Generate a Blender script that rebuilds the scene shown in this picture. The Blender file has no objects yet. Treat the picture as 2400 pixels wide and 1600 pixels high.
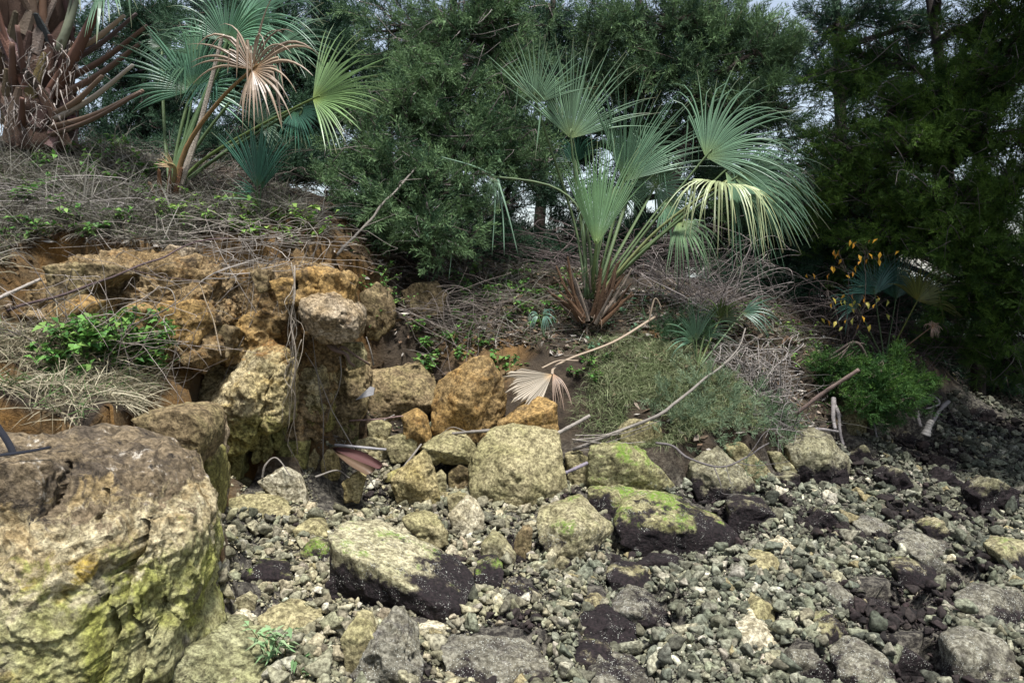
import bpy, bmesh, math, random
import numpy as np
from mathutils import Vector, Matrix

random.seed(7)
RNG = np.random.default_rng(11)
scene = bpy.context.scene
COL = scene.collection

# ---------------------------------------------------------------- camera, world, sun, exposure
CAM_Z = 1.5
FPX = 2400 * 28.0 / 36.0
PITCH = math.atan(160.0 / FPX)
cam_d = bpy.data.cameras.new('camera')
cam_d.lens = 28.0
cam_d.sensor_width = 36.0
cam_d.clip_start = 0.05
cam_d.clip_end = 2000
cam_o = bpy.data.objects.new('camera', cam_d)
cam_o.location = (0, 0, CAM_Z)
cam_o.rotation_euler = (math.radians(90) - PITCH, 0, 0)
COL.objects.link(cam_o)
scene.camera = cam_o

SUN_EL, SUN_AZ = 70.0, 160.0      # azimuth measured clockwise from +Y (behind the camera, a little right)
w = bpy.data.worlds.new('World')
scene.world = w
w.use_nodes = True
wn = w.node_tree.nodes
wl = w.node_tree.links
wn.clear()
sky = wn.new('ShaderNodeTexSky')
sky.sky_type = 'NISHITA'
sky.sun_disc = False
sky.sun_elevation = math.radians(SUN_EL)
sky.sun_rotation = math.radians(SUN_AZ)
sky.dust_density = 1.0
sky.air_density = 1.0
sky.ozone_density = 1.0
hsv = wn.new('ShaderNodeHueSaturation')
hsv.inputs['Saturation'].default_value = 0.6
wb = wn.new('ShaderNodeBackground')
wb.inputs['Strength'].default_value = 0.05
wo = wn.new('ShaderNodeOutputWorld')
wl.new(sky.outputs[0], hsv.inputs['Color'])
wl.new(hsv.outputs[0], wb.inputs[0])
wl.new(wb.outputs[0], wo.inputs[0])

sun_d = bpy.data.lights.new('sun', 'SUN')
sun_d.energy = 2.2
sun_d.angle = math.radians(10)
sun_d.color = (1.0, 0.99, 0.97)
sun_o = bpy.data.objects.new('sun', sun_d)
az, el = math.radians(SUN_AZ), math.radians(SUN_EL)
sdir = Vector((math.sin(az) * math.cos(el), math.cos(az) * math.cos(el), math.sin(el)))
sun_o.rotation_euler = sdir.to_track_quat('Z', 'Y').to_euler()
sun_o.location = (3, -6, 9)
COL.objects.link(sun_o)

scene.view_settings.view_transform = 'Standard'
scene.view_settings.look = 'None'
scene.view_settings.exposure = 2.0
scene.view_settings.gamma = 1.0
scene.view_settings.use_curve_mapping = False
scene.render.engine = 'CYCLES'

# ---------------------------------------------------------------- pixel <-> world
CP, SP = math.cos(PITCH), math.sin(PITCH)

def P(px, py, d):
    """world point on the photograph's ray through (px, py) at world distance y = d"""
    u = (px - 1200.0) / FPX
    v = -(py - 800.0) / FPX
    t = d / (CP + v * SP)
    return np.array([u * t, d, CAM_Z + t * (-SP + v * CP)])

def PX(V):
    """photograph pixel of world points (for carving cracks where a boulder has them)"""
    x, y, z = V[:, 0], V[:, 1], V[:, 2] - CAM_Z
    f = y * CP - z * SP
    u = y * SP + z * CP
    return 1200 + FPX * x / f, 800 - FPX * u / f

# ---------------------------------------------------------------- numpy noise
def _hash(ix, iy, iz, seed):
    h = (ix * 374761393 + iy * 668265263 + iz * 1274126177 + seed * 974634777) & 0xffffffff
    h = ((h ^ (h >> 13)) * 1274126177) & 0xffffffff
    h = ((h ^ (h >> 16)) * 2246822519) & 0xffffffff
    return ((h ^ (h >> 15)) & 0xffffff) / float(0xffffff)

def vnoise(p, seed=0):
    p = np.asarray(p, float)
    i = np.floor(p).astype(np.int64)
    f = p - i
    f = f * f * f * (f * (f * 6 - 15) + 10)
    out = 0
    for dx in (0, 1):
        wx = f[:, 0] if dx else 1 - f[:, 0]
        for dy in (0, 1):
            wy = f[:, 1] if dy else 1 - f[:, 1]
            for dz in (0, 1):
                wz = f[:, 2] if dz else 1 - f[:, 2]
                out = out + wx * wy * wz * _hash(i[:, 0] + dx, i[:, 1] + dy, i[:, 2] + dz, seed)
    return out * 2 - 1

ROT = np.array([[0.36, 0.48, -0.8], [-0.8, 0.6, 0.0], [0.48, 0.64, 0.6]])

def fbm(p, octv=4, seed=0, gain=0.5, ridged=False):
    a, s, tot = 1.0, 0, 0
    q = np.array(p, float)
    for k in range(octv):
        n = vnoise(q, seed + k * 17)
        if ridged:
            n = 1 - 2 * np.abs(n)
        s = s + a * n
        tot += a
        a *= gain
        q = (q @ ROT.T) * 2.03 + 5.3
    return s / tot

def unit(v):
    v = np.asarray(v, float)
    return v / (np.linalg.norm(v, axis=-1, keepdims=True) + 1e-12)

def sstep(a, b, x):
    t = np.clip((x - a) / (b - a), 0, 1)
    return t * t * (3 - 2 * t)

# ---------------------------------------------------------------- mesh helpers
class Geo:
    """collects triangles and quads with a tint per vertex"""
    def __init__(s):
        s.v, s.t, s.q, s.c, s.n = [], [], [], [], 0
    def add(s, V, T=None, Q=None, col=(1, 1, 1)):
        V = np.asarray(V, float).reshape(-1, 3)
        s.v.append(V)
        if T is not None and len(T):
            s.t.append(np.asarray(T, np.int64).reshape(-1, 3) + s.n)
        if Q is not None and len(Q):
            s.q.append(np.asarray(Q, np.int64).reshape(-1, 4) + s.n)
        c = np.asarray(col, float)
        if c.ndim == 1:
            c = np.tile(c, (len(V), 1))
        s.c.append(c[:, :3])
        s.n += len(V)
    def mesh(s, name, mat, smooth=True, origin=(0, 0, 0)):
        me = bpy.data.meshes.new(name)
        V = np.concatenate(s.v) - np.asarray(origin, float)
        T = np.concatenate(s.t) if s.t else np.zeros((0, 3), np.int64)
        Q = np.concatenate(s.q) if s.q else np.zeros((0, 4), np.int64)
        me.vertices.add(len(V))
        me.vertices.foreach_set('co', V.astype(np.float32).ravel())
        nl = T.size + Q.size
        me.loops.add(nl)
        me.loops.foreach_set('vertex_index', np.concatenate([T.ravel(), Q.ravel()]).astype(np.int32))
        npoly = len(T) + len(Q)
        me.polygons.add(npoly)
        st = np.concatenate([np.arange(len(T)) * 3, T.size + np.arange(len(Q)) * 4]).astype(np.int32)
        me.polygons.foreach_set('loop_start', st)
        me.polygons.foreach_set('use_smooth', np.full(npoly, smooth, bool))
        me.update(calc_edges=True)
        C = np.concatenate(s.c)
        at = me.color_attributes.new('tint', 'FLOAT_COLOR', 'POINT')
        at.data.foreach_set('color', np.concatenate([C, np.ones((len(C), 1))], 1).astype(np.float32).ravel())
        me.materials.append(mat)
        return me

def link(name, data, loc=(0, 0, 0), parent=None):
    o = bpy.data.objects.new(name, data)
    o.location = loc
    COL.objects.link(o)
    if parent is not None:
        o.parent = parent
    return o

def tag(o, label=None, cat=None, group=None, kind=None):
    if label: o['label'] = label
    if cat: o['category'] = cat
    if group: o['group'] = group
    if kind: o['kind'] = kind
    return o

def empty(name, loc):
    o = bpy.data.objects.new(name, None)
    o.location = loc
    o.empty_display_size = 0.1
    COL.objects.link(o)
    return o

def geo_obj(name, g, mat, origin=None, parent=None, smooth=True):
    """parent, when given, is an unrotated Empty: the part keeps world coordinates minus the parent's place"""
    if parent is not None:
        org = np.array(parent.location)
        if parent.parent is not None:
            org = org + np.array(parent.parent.location)
        return link(name, g.mesh(name, mat, smooth, org), (0, 0, 0), parent)
    origin = (0, 0, 0) if origin is None else origin
    return link(name, g.mesh(name, mat, smooth, origin), origin)

def smooth_path(pts, n=24):
    pts = np.asarray(pts, float)
    if len(pts) < 3:
        t = np.linspace(0, 1, n)[:, None]
        return pts[0] * (1 - t) + pts[-1] * t
    q = np.vstack([2 * pts[0] - pts[1], pts, 2 * pts[-1] - pts[-2]])
    out = []
    m = len(pts) - 1
    for k in np.linspace(0, m - 1e-6, n):
        i = int(k)
        t = k - i
        a, b, c, d = q[i], q[i + 1], q[i + 2], q[i + 3]
        out.append(0.5 * (2 * b + (c - a) * t + (2 * a - 5 * b + 4 * c - d) * t * t + (3 * b - 3 * c + d - a) * t ** 3))
    return np.array(out)

def tube(g, pts, rad, k=6, col=(1, 1, 1), flat=1.0, up=None):
    pts = np.asarray(pts, float)
    n = len(pts)
    rad = np.broadcast_to(np.asarray(rad, float), (n,))
    tan = unit(np.gradient(pts, axis=0))
    ref = np.array([0.31, 0.17, 0.93]) if up is None else np.asarray(up, float)
    b = unit(np.cross(tan, ref))
    c = unit(np.cross(b, tan))
    ang = np.linspace(0, 2 * math.pi, k, endpoint=False)
    V = pts[:, None, :] + rad[:, None, None] * (np.cos(ang)[None, :, None] * b[:, None, :] + flat * np.sin(ang)[None, :, None] * c[:, None, :])
    V = V.reshape(-1, 3)
    i = np.arange(n - 1)[:, None] * k
    j = np.arange(k)[None, :]
    j2 = (j + 1) % k
    Q = np.stack([i + j, i + j2, i + k + j2, i + k + j], -1).reshape(-1, 4)
    V = np.vstack([V, pts[0], pts[-1]])
    m = n * k
    T = [[m, (a + 1) % k, a] for a in range(k)] + [[m + 1, (n - 1) * k + a, (n - 1) * k + (a + 1) % k] for a in range(k)]
    g.add(V, T, Q, col)

def wobble(pts, amp, seed, freq=4.0):
    pts = np.asarray(pts, float)
    L = np.concatenate([[0], np.cumsum(np.linalg.norm(np.diff(pts, axis=0), axis=1))])
    off = np.stack([vnoise(np.stack([L * freq + seed * 3.1, np.full_like(L, k * 7.7 + seed), np.zeros_like(L)], 1), k) for k in range(3)], 1)
    return pts + off * amp

def proto_obj(name, V, F, mat):
    g = Geo()
    g.add(V, F)
    return bpy.data.objects.new(name, g.mesh(name, mat))

def instanced(name, pos, euler, scale, tint, protos, parent=None):
    """one object whose points carry copies of a few small shapes (foliage, pebbles)"""
    org = np.array(parent.location) if parent is not None else np.zeros(3)
    me = bpy.data.meshes.new(name)
    N = len(pos)
    me.vertices.add(N)
    me.vertices.foreach_set('co', (pos - org).astype(np.float32).ravel())
    def att(nm, typ, key, arr):
        a = me.attributes.new(nm, typ, 'POINT')
        a.data.foreach_set(key, np.ascontiguousarray(arr).ravel())
    att('rot', 'FLOAT_VECTOR', 'vector', np.asarray(euler, np.float32))
    sc = np.asarray(scale, np.float32)
    if sc.ndim == 1:
        sc = np.repeat(sc[:, None], 3, 1)
    att('siz', 'FLOAT_VECTOR', 'vector', sc)
    att('tint', 'FLOAT_COLOR', 'color', np.concatenate([tint, np.ones((N, 1))], 1).astype(np.float32))
    att('pick', 'INT', 'value', RNG.integers(0, len(protos), N).astype(np.int32))
    o = link(name, me, (0, 0, 0), parent)
    for p in protos[:1]:
        me.materials.append(p.data.materials[0])
    nt = bpy.data.node_groups.new(name + '_copies', 'GeometryNodeTree')
    nt.interface.new_socket('Geometry', in_out='INPUT', socket_type='NodeSocketGeometry')
    nt.interface.new_socket('Geometry', in_out='OUTPUT', socket_type='NodeSocketGeometry')
    n, l = nt.nodes, nt.links
    gi, go = n.new('NodeGroupInput'), n.new('NodeGroupOutput')
    jn = n.new('GeometryNodeJoinGeometry')
    for p in protos:
        oi = n.new('GeometryNodeObjectInfo')
        oi.inputs['Object'].default_value = p
        ti = n.new('GeometryNodeGeometryToInstance')
        l.new(oi.outputs['Geometry'], ti.inputs[0])
        l.new(ti.outputs[0], jn.inputs[0])
    ip = n.new('GeometryNodeInstanceOnPoints')
    ip.inputs['Pick Instance'].default_value = True
    def na(nm, typ):
        a = n.new('GeometryNodeInputNamedAttribute')
        a.data_type = typ
        a.inputs['Name'].default_value = nm
        return a.outputs['Attribute']
    er = n.new('FunctionNodeEulerToRotation')
    l.new(na('rot', 'FLOAT_VECTOR'), er.inputs[0])
    l.new(gi.outputs[0], ip.inputs['Points'])
    l.new(jn.outputs[0], ip.inputs['Instance'])
    l.new(na('pick', 'INT'), ip.inputs['Instance Index'])
    l.new(er.outputs[0], ip.inputs['Rotation'])
    l.new(na('siz', 'FLOAT_VECTOR'), ip.inputs['Scale'])
    l.new(ip.outputs[0], go.inputs[0])
    md = o.modifiers.new('copies', 'NODES')
    md.node_group = nt
    return o

# ---------------------------------------------------------------- materials
def mat_new(name):
    m = bpy.data.materials.new(name)
    m.use_nodes = True
    n, l = m.node_tree.nodes, m.node_tree.links
    b = n['Principled BSDF']
    b.inputs['Specular IOR Level'].default_value = 0.25
    return m, n, l, b

def nd(n, typ, **kw):
    x = n.new(typ)
    for k, v in kw.items():
        if k in ('operation', 'blend_type', 'data_type', 'feature', 'noise_dimensions', 'attribute_name', 'distance', 'clamp'):
            setattr(x, k, v)
    return x

def noise_n(n, l, vec, scale, detail=4, rough=0.55, dist=0.0):
    x = n.new('ShaderNodeTexNoise')
    x.inputs['Scale'].default_value = scale
    x.inputs['Detail'].default_value = detail
    x.inputs['Roughness'].default_value = rough
    x.inputs['Distortion'].default_value = dist
    l.new(vec, x.inputs['Vector'])
    return x.outputs['Fac']

def ramp(n, l, fac, lo, hi):
    x = n.new('ShaderNodeMapRange')
    x.interpolation_type = 'SMOOTHSTEP'
    x.inputs['From Min'].default_value = lo
    x.inputs['From Max'].default_value = hi
    l.new(fac, x.inputs['Value'])
    return x.outputs['Result']

def mth(n, l, op, a, b=None, c=None):
    x = n.new('ShaderNodeMath')
    x.operation = op
    for i, v in enumerate((a, b, c)):
        if v is None: continue
        if isinstance(v, (int, float)):
            x.inputs[i].default_value = v
        else:
            l.new(v, x.inputs[i])
    return x.outputs[0]

def mix(n, l, fac, a, b, bt='MIX'):
    x = n.new('ShaderNodeMix')
    x.data_type = 'RGBA'
    x.blend_type = bt
    for k, v in ((0, fac), (6, a), (7, b)):
        if isinstance(v, (int, float)):
            x.inputs[k].default_value = v
        elif isinstance(v, tuple):
            x.inputs[k].default_value = (*v, 1) if len(v) == 3 else v
        else:
            l.new(v, x.inputs[k])
    return x.outputs[2]

def rock_mat(name, c1, c2, c3, stain=(0.05, 0.035, 0.02), stain_amt=0.3, algae=None, moss=0.0, barn=0.0,
             olive=0.0, bump=0.5, tint=False, inst=False, pit=0.5, grain=60.0, bands=None):
    """limestone: mottled ground colour, brown stain, tide-line algae below a height, barnacles, moss on upward faces"""
    m, n, l, b = mat_new(name)
    geo = n.new('ShaderNodeNewGeometry')
    pos = geo.outputs['Position']
    sep = n.new('ShaderNodeSeparateXYZ')
    l.new(pos, sep.inputs[0])
    nb = noise_n(n, l, pos, 3.2, 6, 0.6)
    nm = noise_n(n, l, pos, 11.0, 6, 0.65, 0.4)
    nf = noise_n(n, l, pos, grain, 5, 0.7)
    col = mix(n, l, ramp(n, l, nb, 0.36, 0.64), c1, c2)
    col = mix(n, l, mth(n, l, 'MULTIPLY', ramp(n, l, nm, 0.48, 0.72), 0.8), col, c3)
    if olive:
        no = noise_n(n, l, pos, 4.3, 5, 0.6)
        col = mix(n, l, mth(n, l, 'MULTIPLY', ramp(n, l, no, 0.42, 0.62), olive), col, (0.19, 0.185, 0.06))
    if bands:      # seepage colours: loam washed down from above, algae green near the damp foot
        zb = mth(n, l, 'ADD', sep.outputs['Z'], mth(n, l, 'MULTIPLY', mth(n, l, 'SUBTRACT', nm, 0.5), 0.5))
        col = mix(n, l, mth(n, l, 'MULTIPLY', ramp(n, l, zb, bands[0] - 0.07, bands[0] + 0.07), 0.9), col, bands[1])
        col = mix(n, l, mth(n, l, 'MULTIPLY', ramp(n, l, zb, bands[2] + 0.09, bands[2] - 0.07), 0.85), col, bands[3])
    ns = noise_n(n, l, pos, 5.5, 7, 0.7, 0.8)
    col = mix(n, l, mth(n, l, 'MULTIPLY', ramp(n, l, ns, 0.52, 0.66), stain_amt), col, stain)
    # grain and pits
    g2 = mix(n, l, 1.0, col, mix(n, l, ramp(n, l, nf, 0.33, 0.67), (0.42, 0.4, 0.37), (1.42, 1.42, 1.4)), 'MULTIPLY')
    n25 = noise_n(n, l, pos, 24, 6, 0.72, 0.3)
    g2 = mix(n, l, 1.0, g2, mix(n, l, ramp(n, l, n25, 0.36, 0.6), (0.5, 0.48, 0.44) if not tint else (0.72, 0.72, 0.72), (1.15, 1.15, 1.15)), 'MULTIPLY')
    vo = n.new('ShaderNodeTexVoronoi')
    vo.inputs['Scale'].default_value = 38
    l.new(pos, vo.inputs['Vector'])
    pm = mth(n, l, 'MULTIPLY', ramp(n, l, vo.outputs['Distance'], 0.28, 0.12), ramp(n, l, noise_n(n, l, pos, 9, 3), 0.5, 0.65))
    pm = mth(n, l, 'MULTIPLY', pm, pit)
    col = mix(n, l, pm, g2, (0.02, 0.015, 0.01))
    if tint:
        at = n.new('ShaderNodeAttribute')
        at.attribute_name = 'tint'
        if inst: at.attribute_type = 'INSTANCER'
        col = mix(n, l, 1.0, col, at.outputs['Color'], 'MULTIPLY')
    h = mth(n, l, 'ADD', mth(n, l, 'ADD', mth(n, l, 'MULTIPLY', nf, 0.45), mth(n, l, 'MULTIPLY', n25, 0.6)), mth(n, l, 'MULTIPLY', nm, 0.9))
    h = mth(n, l, 'SUBTRACT', h, mth(n, l, 'MULTIPLY', pm, 0.5))
    rough = 0.85
    if moss:
        sn = n.new('ShaderNodeSeparateXYZ')
        l.new(geo.outputs['Normal'], sn.inputs[0])
        mm = mth(n, l, 'MULTIPLY', ramp(n, l, noise_n(n, l, pos, 6.0, 6, 0.7), 0.58 - 0.2 * moss, 0.7 - 0.2 * moss), ramp(n, l, sn.outputs['Z'], -0.1, 0.5))
        mm = mth(n, l, 'MULTIPLY', mm, ramp(n, l, noise_n(n, l, pos, 45, 4, 0.7), 0.35, 0.6))
        col = mix(n, l, mm, col, mix(n, l, nf, (0.05, 0.095, 0.012), (0.2, 0.31, 0.035)))
    if barn:
        v2 = n.new('ShaderNodeTexVoronoi')
        v2.inputs['Scale'].default_value = 150
        l.new(pos, v2.inputs['Vector'])
        bz = 0.3 if algae is None else algae + 0.12
        sv = n.new('ShaderNodeSeparateColor'); l.new(v2.outputs['Color'], sv.inputs[0])
        bd = mth(n, l, 'ADD', v2.outputs['Distance'], mth(n, l, 'MULTIPLY', sv.outputs['Red'], 0.45))
        bm = mth(n, l, 'MULTIPLY', ramp(n, l, bd, 0.5, 0.3), ramp(n, l, noise_n(n, l, pos, 13, 4), 0.62 - 0.22 * barn, 0.68 - 0.22 * barn))
        bm = mth(n, l, 'MULTIPLY', bm, ramp(n, l, sep.outputs['Z'], bz + 0.08, bz - 0.02))
    if algae is not None:
        na = mth(n, l, 'ADD', mth(n, l, 'MULTIPLY', mth(n, l, 'SUBTRACT', noise_n(n, l, pos, 7.0, 7, 0.7), 0.5), 0.5), sep.outputs['Z'])
        am = mth(n, l, 'MULTIPLY', ramp(n, l, na, algae + 0.06, algae - 0.04), ramp(n, l, mth(n, l, 'ADD', nf, mth(n, l, 'MULTIPLY', mth(n, l, 'SUBTRACT', algae, na), 6.0)), 0.42, 0.56))
        acol = mix(n, l, ramp(n, l, nf, 0.3, 0.75), (0.004, 0.003, 0.003), (0.034, 0.023, 0.024))
        col = mix(n, l, am, col, acol)
        h = mth(n, l, 'ADD', h, mth(n, l, 'MULTIPLY', mth(n, l, 'MULTIPLY', nf, am), 2.5))
    if barn:
        col = mix(n, l, mth(n, l, 'MULTIPLY', bm, ramp(n, l, nf, 0.3, 0.5)), col, (0.45, 0.45, 0.39))
        h = mth(n, l, 'ADD', h, mth(n, l, 'MULTIPLY', bm, 0.4))
    col = mix(n, l, 1.0, col, (0.82, 0.82, 0.82) if not tint else (0.72, 0.75, 0.72), 'MULTIPLY')
    l.new(col, b.inputs['Base Color'])
    b.inputs['Roughness'].default_value = rough
    bp = n.new('ShaderNodeBump')
    bp.inputs['Strength'].default_value = bump
    bp.inputs['Distance'].default_value = 0.03
    l.new(h, bp.inputs['Height'])
    l.new(bp.outputs[0], b.inputs['Normal'])
    return m

def tint_mat(name, base=(1, 1, 1), rough=0.6, trans=0.0, bump=0.0, bscale=40.0, vary=0.25, vscale=9.0, spec=0.25, inst=False):
    """colour from the tint attribute times a base, with a little mottling"""
    m, n, l, b = mat_new(name)
    at = n.new('ShaderNodeAttribute')
    at.attribute_name = 'tint'
    if inst: at.attribute_type = 'INSTANCER'
    geo = n.new('ShaderNodeNewGeometry')
    pos = geo.outputs['Position']
    col = mix(n, l, 1.0, at.outputs['Color'], base, 'MULTIPLY')
    nf = noise_n(n, l, pos, vscale, 5, 0.65)
    col = mix(n, l, 1.0, col, mix(n, l, nf, (1 - vary,) * 3, (1 + vary,) * 3), 'MULTIPLY')
    l.new(col, b.inputs['Base Color'])
    b.inputs['Roughness'].default_value = rough
    b.inputs['Specular IOR Level'].default_value = spec
    if bump:
        bp = n.new('ShaderNodeBump')
        bp.inputs['Strength'].default_value = bump
        bp.inputs['Distance'].default_value = 0.02
        l.new(noise_n(n, l, pos, bscale, 5, 0.65), bp.inputs['Height'])
        l.new(bp.outputs[0], b.inputs['Normal'])
    if trans:
        tr = n.new('ShaderNodeBsdfTranslucent')
        l.new(col, tr.inputs[0])
        ms = n.new('ShaderNodeMixShader')
        ms.inputs[0].default_value = trans
        l.new(b.outputs[0], ms.inputs[1])
        l.new(tr.outputs[0], ms.inputs[2])
        l.new(ms.outputs[0], n['Material Output'].inputs[0])
    return m

TAN, OCH, PALE, GREY, OLV = (0.30, 0.23, 0.115), (0.33, 0.19, 0.055), (0.46, 0.41, 0.29), (0.24, 0.235, 0.19), (0.22, 0.205, 0.085)
def great_mat():
    """the huge boulder: brown weathered crown, cream middle, yellow-green and purple-grey stains lower down"""
    m, n, l, b = mat_new('limestone_great')
    geo = n.new('ShaderNodeNewGeometry'); pos = geo.outputs['Position']
    sep = n.new('ShaderNodeSeparateXYZ'); l.new(pos, sep.inputs[0])
    big = noise_n(n, l, pos, 2.6, 5, 0.6, 0.5)
    med = noise_n(n, l, pos, 7.0, 7, 0.68, 0.7)
    fine = noise_n(n, l, pos, 55, 6, 0.72)
    zz = mth(n, l, 'ADD', sep.outputs['Z'], mth(n, l, 'MULTIPLY', mth(n, l, 'SUBTRACT', med, 0.5), 0.75))
    low = mix(n, l, ramp(n, l, big, 0.4, 0.6), (0.29, 0.295, 0.075), (0.38, 0.36, 0.19))
    low = mix(n, l, mth(n, l, 'MULTIPLY', ramp(n, l, noise_n(n, l, pos, 4.4, 5, 0.6), 0.54, 0.66), 0.75), low, (0.2, 0.17, 0.15))
    low = mix(n, l, mth(n, l, 'MULTIPLY', ramp(n, l, noise_n(n, l, pos, 3.7, 4, 0.6), 0.58, 0.68), 0.8), low, (0.40, 0.27, 0.035))
    midc = mix(n, l, ramp(n, l, med, 0.35, 0.62), (0.30, 0.22, 0.11), (0.52, 0.46, 0.3))
    top = mix(n, l, ramp(n, l, med, 0.38, 0.6), (0.09, 0.07, 0.05), (0.21, 0.16, 0.1))
    top = mix(n, l, ramp(n, l, noise_n(n, l, pos, 11, 6, 0.7), 0.58, 0.68), top, (0.43, 0.39, 0.33))
    top = mix(n, l, ramp(n, l, noise_n(n, l, pos, 8.3, 6, 0.7), 0.57, 0.66), top, (0.035, 0.028, 0.022))
    col = mix(n, l, ramp(n, l, zz, 0.42, 0.54), low, midc)
    col = mix(n, l, ramp(n, l, zz, 0.64, 0.70), col, top)
    pit = mth(n, l, 'MULTIPLY', ramp(n, l, noise_n(n, l, pos, 28, 6, 0.75, 0.5), 0.58, 0.66), 0.45)
    col = mix(n, l, pit, col, (0.05, 0.04, 0.02))
    col = mix(n, l, 1.0, col, mix(n, l, ramp(n, l, fine, 0.33, 0.67), (0.5, 0.48, 0.45), (1.4, 1.4, 1.38)), 'MULTIPLY')
    n25 = noise_n(n, l, pos, 22, 6, 0.72, 0.3)
    col = mix(n, l, 1.0, col, mix(n, l, ramp(n, l, n25, 0.36, 0.6), (0.58, 0.56, 0.52), (1.15, 1.15, 1.15)), 'MULTIPLY')
    col = mix(n, l, 1.0, col, (0.95, 0.95, 0.95), 'MULTIPLY')
    l.new(col, b.inputs['Base Color']); b.inputs['Roughness'].default_value = 0.85
    bp = n.new('ShaderNodeBump'); bp.inputs['Strength'].default_value = 0.8; bp.inputs['Distance'].default_value = 0.03
    l.new(mth(n, l, 'SUBTRACT', mth(n, l, 'ADD', mth(n, l, 'MULTIPLY', fine, 0.9), med), mth(n, l, 'MULTIPLY', pit, 0.5)), bp.inputs['Height']); l.new(bp.outputs[0], b.inputs['Normal'])
    return m

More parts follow.
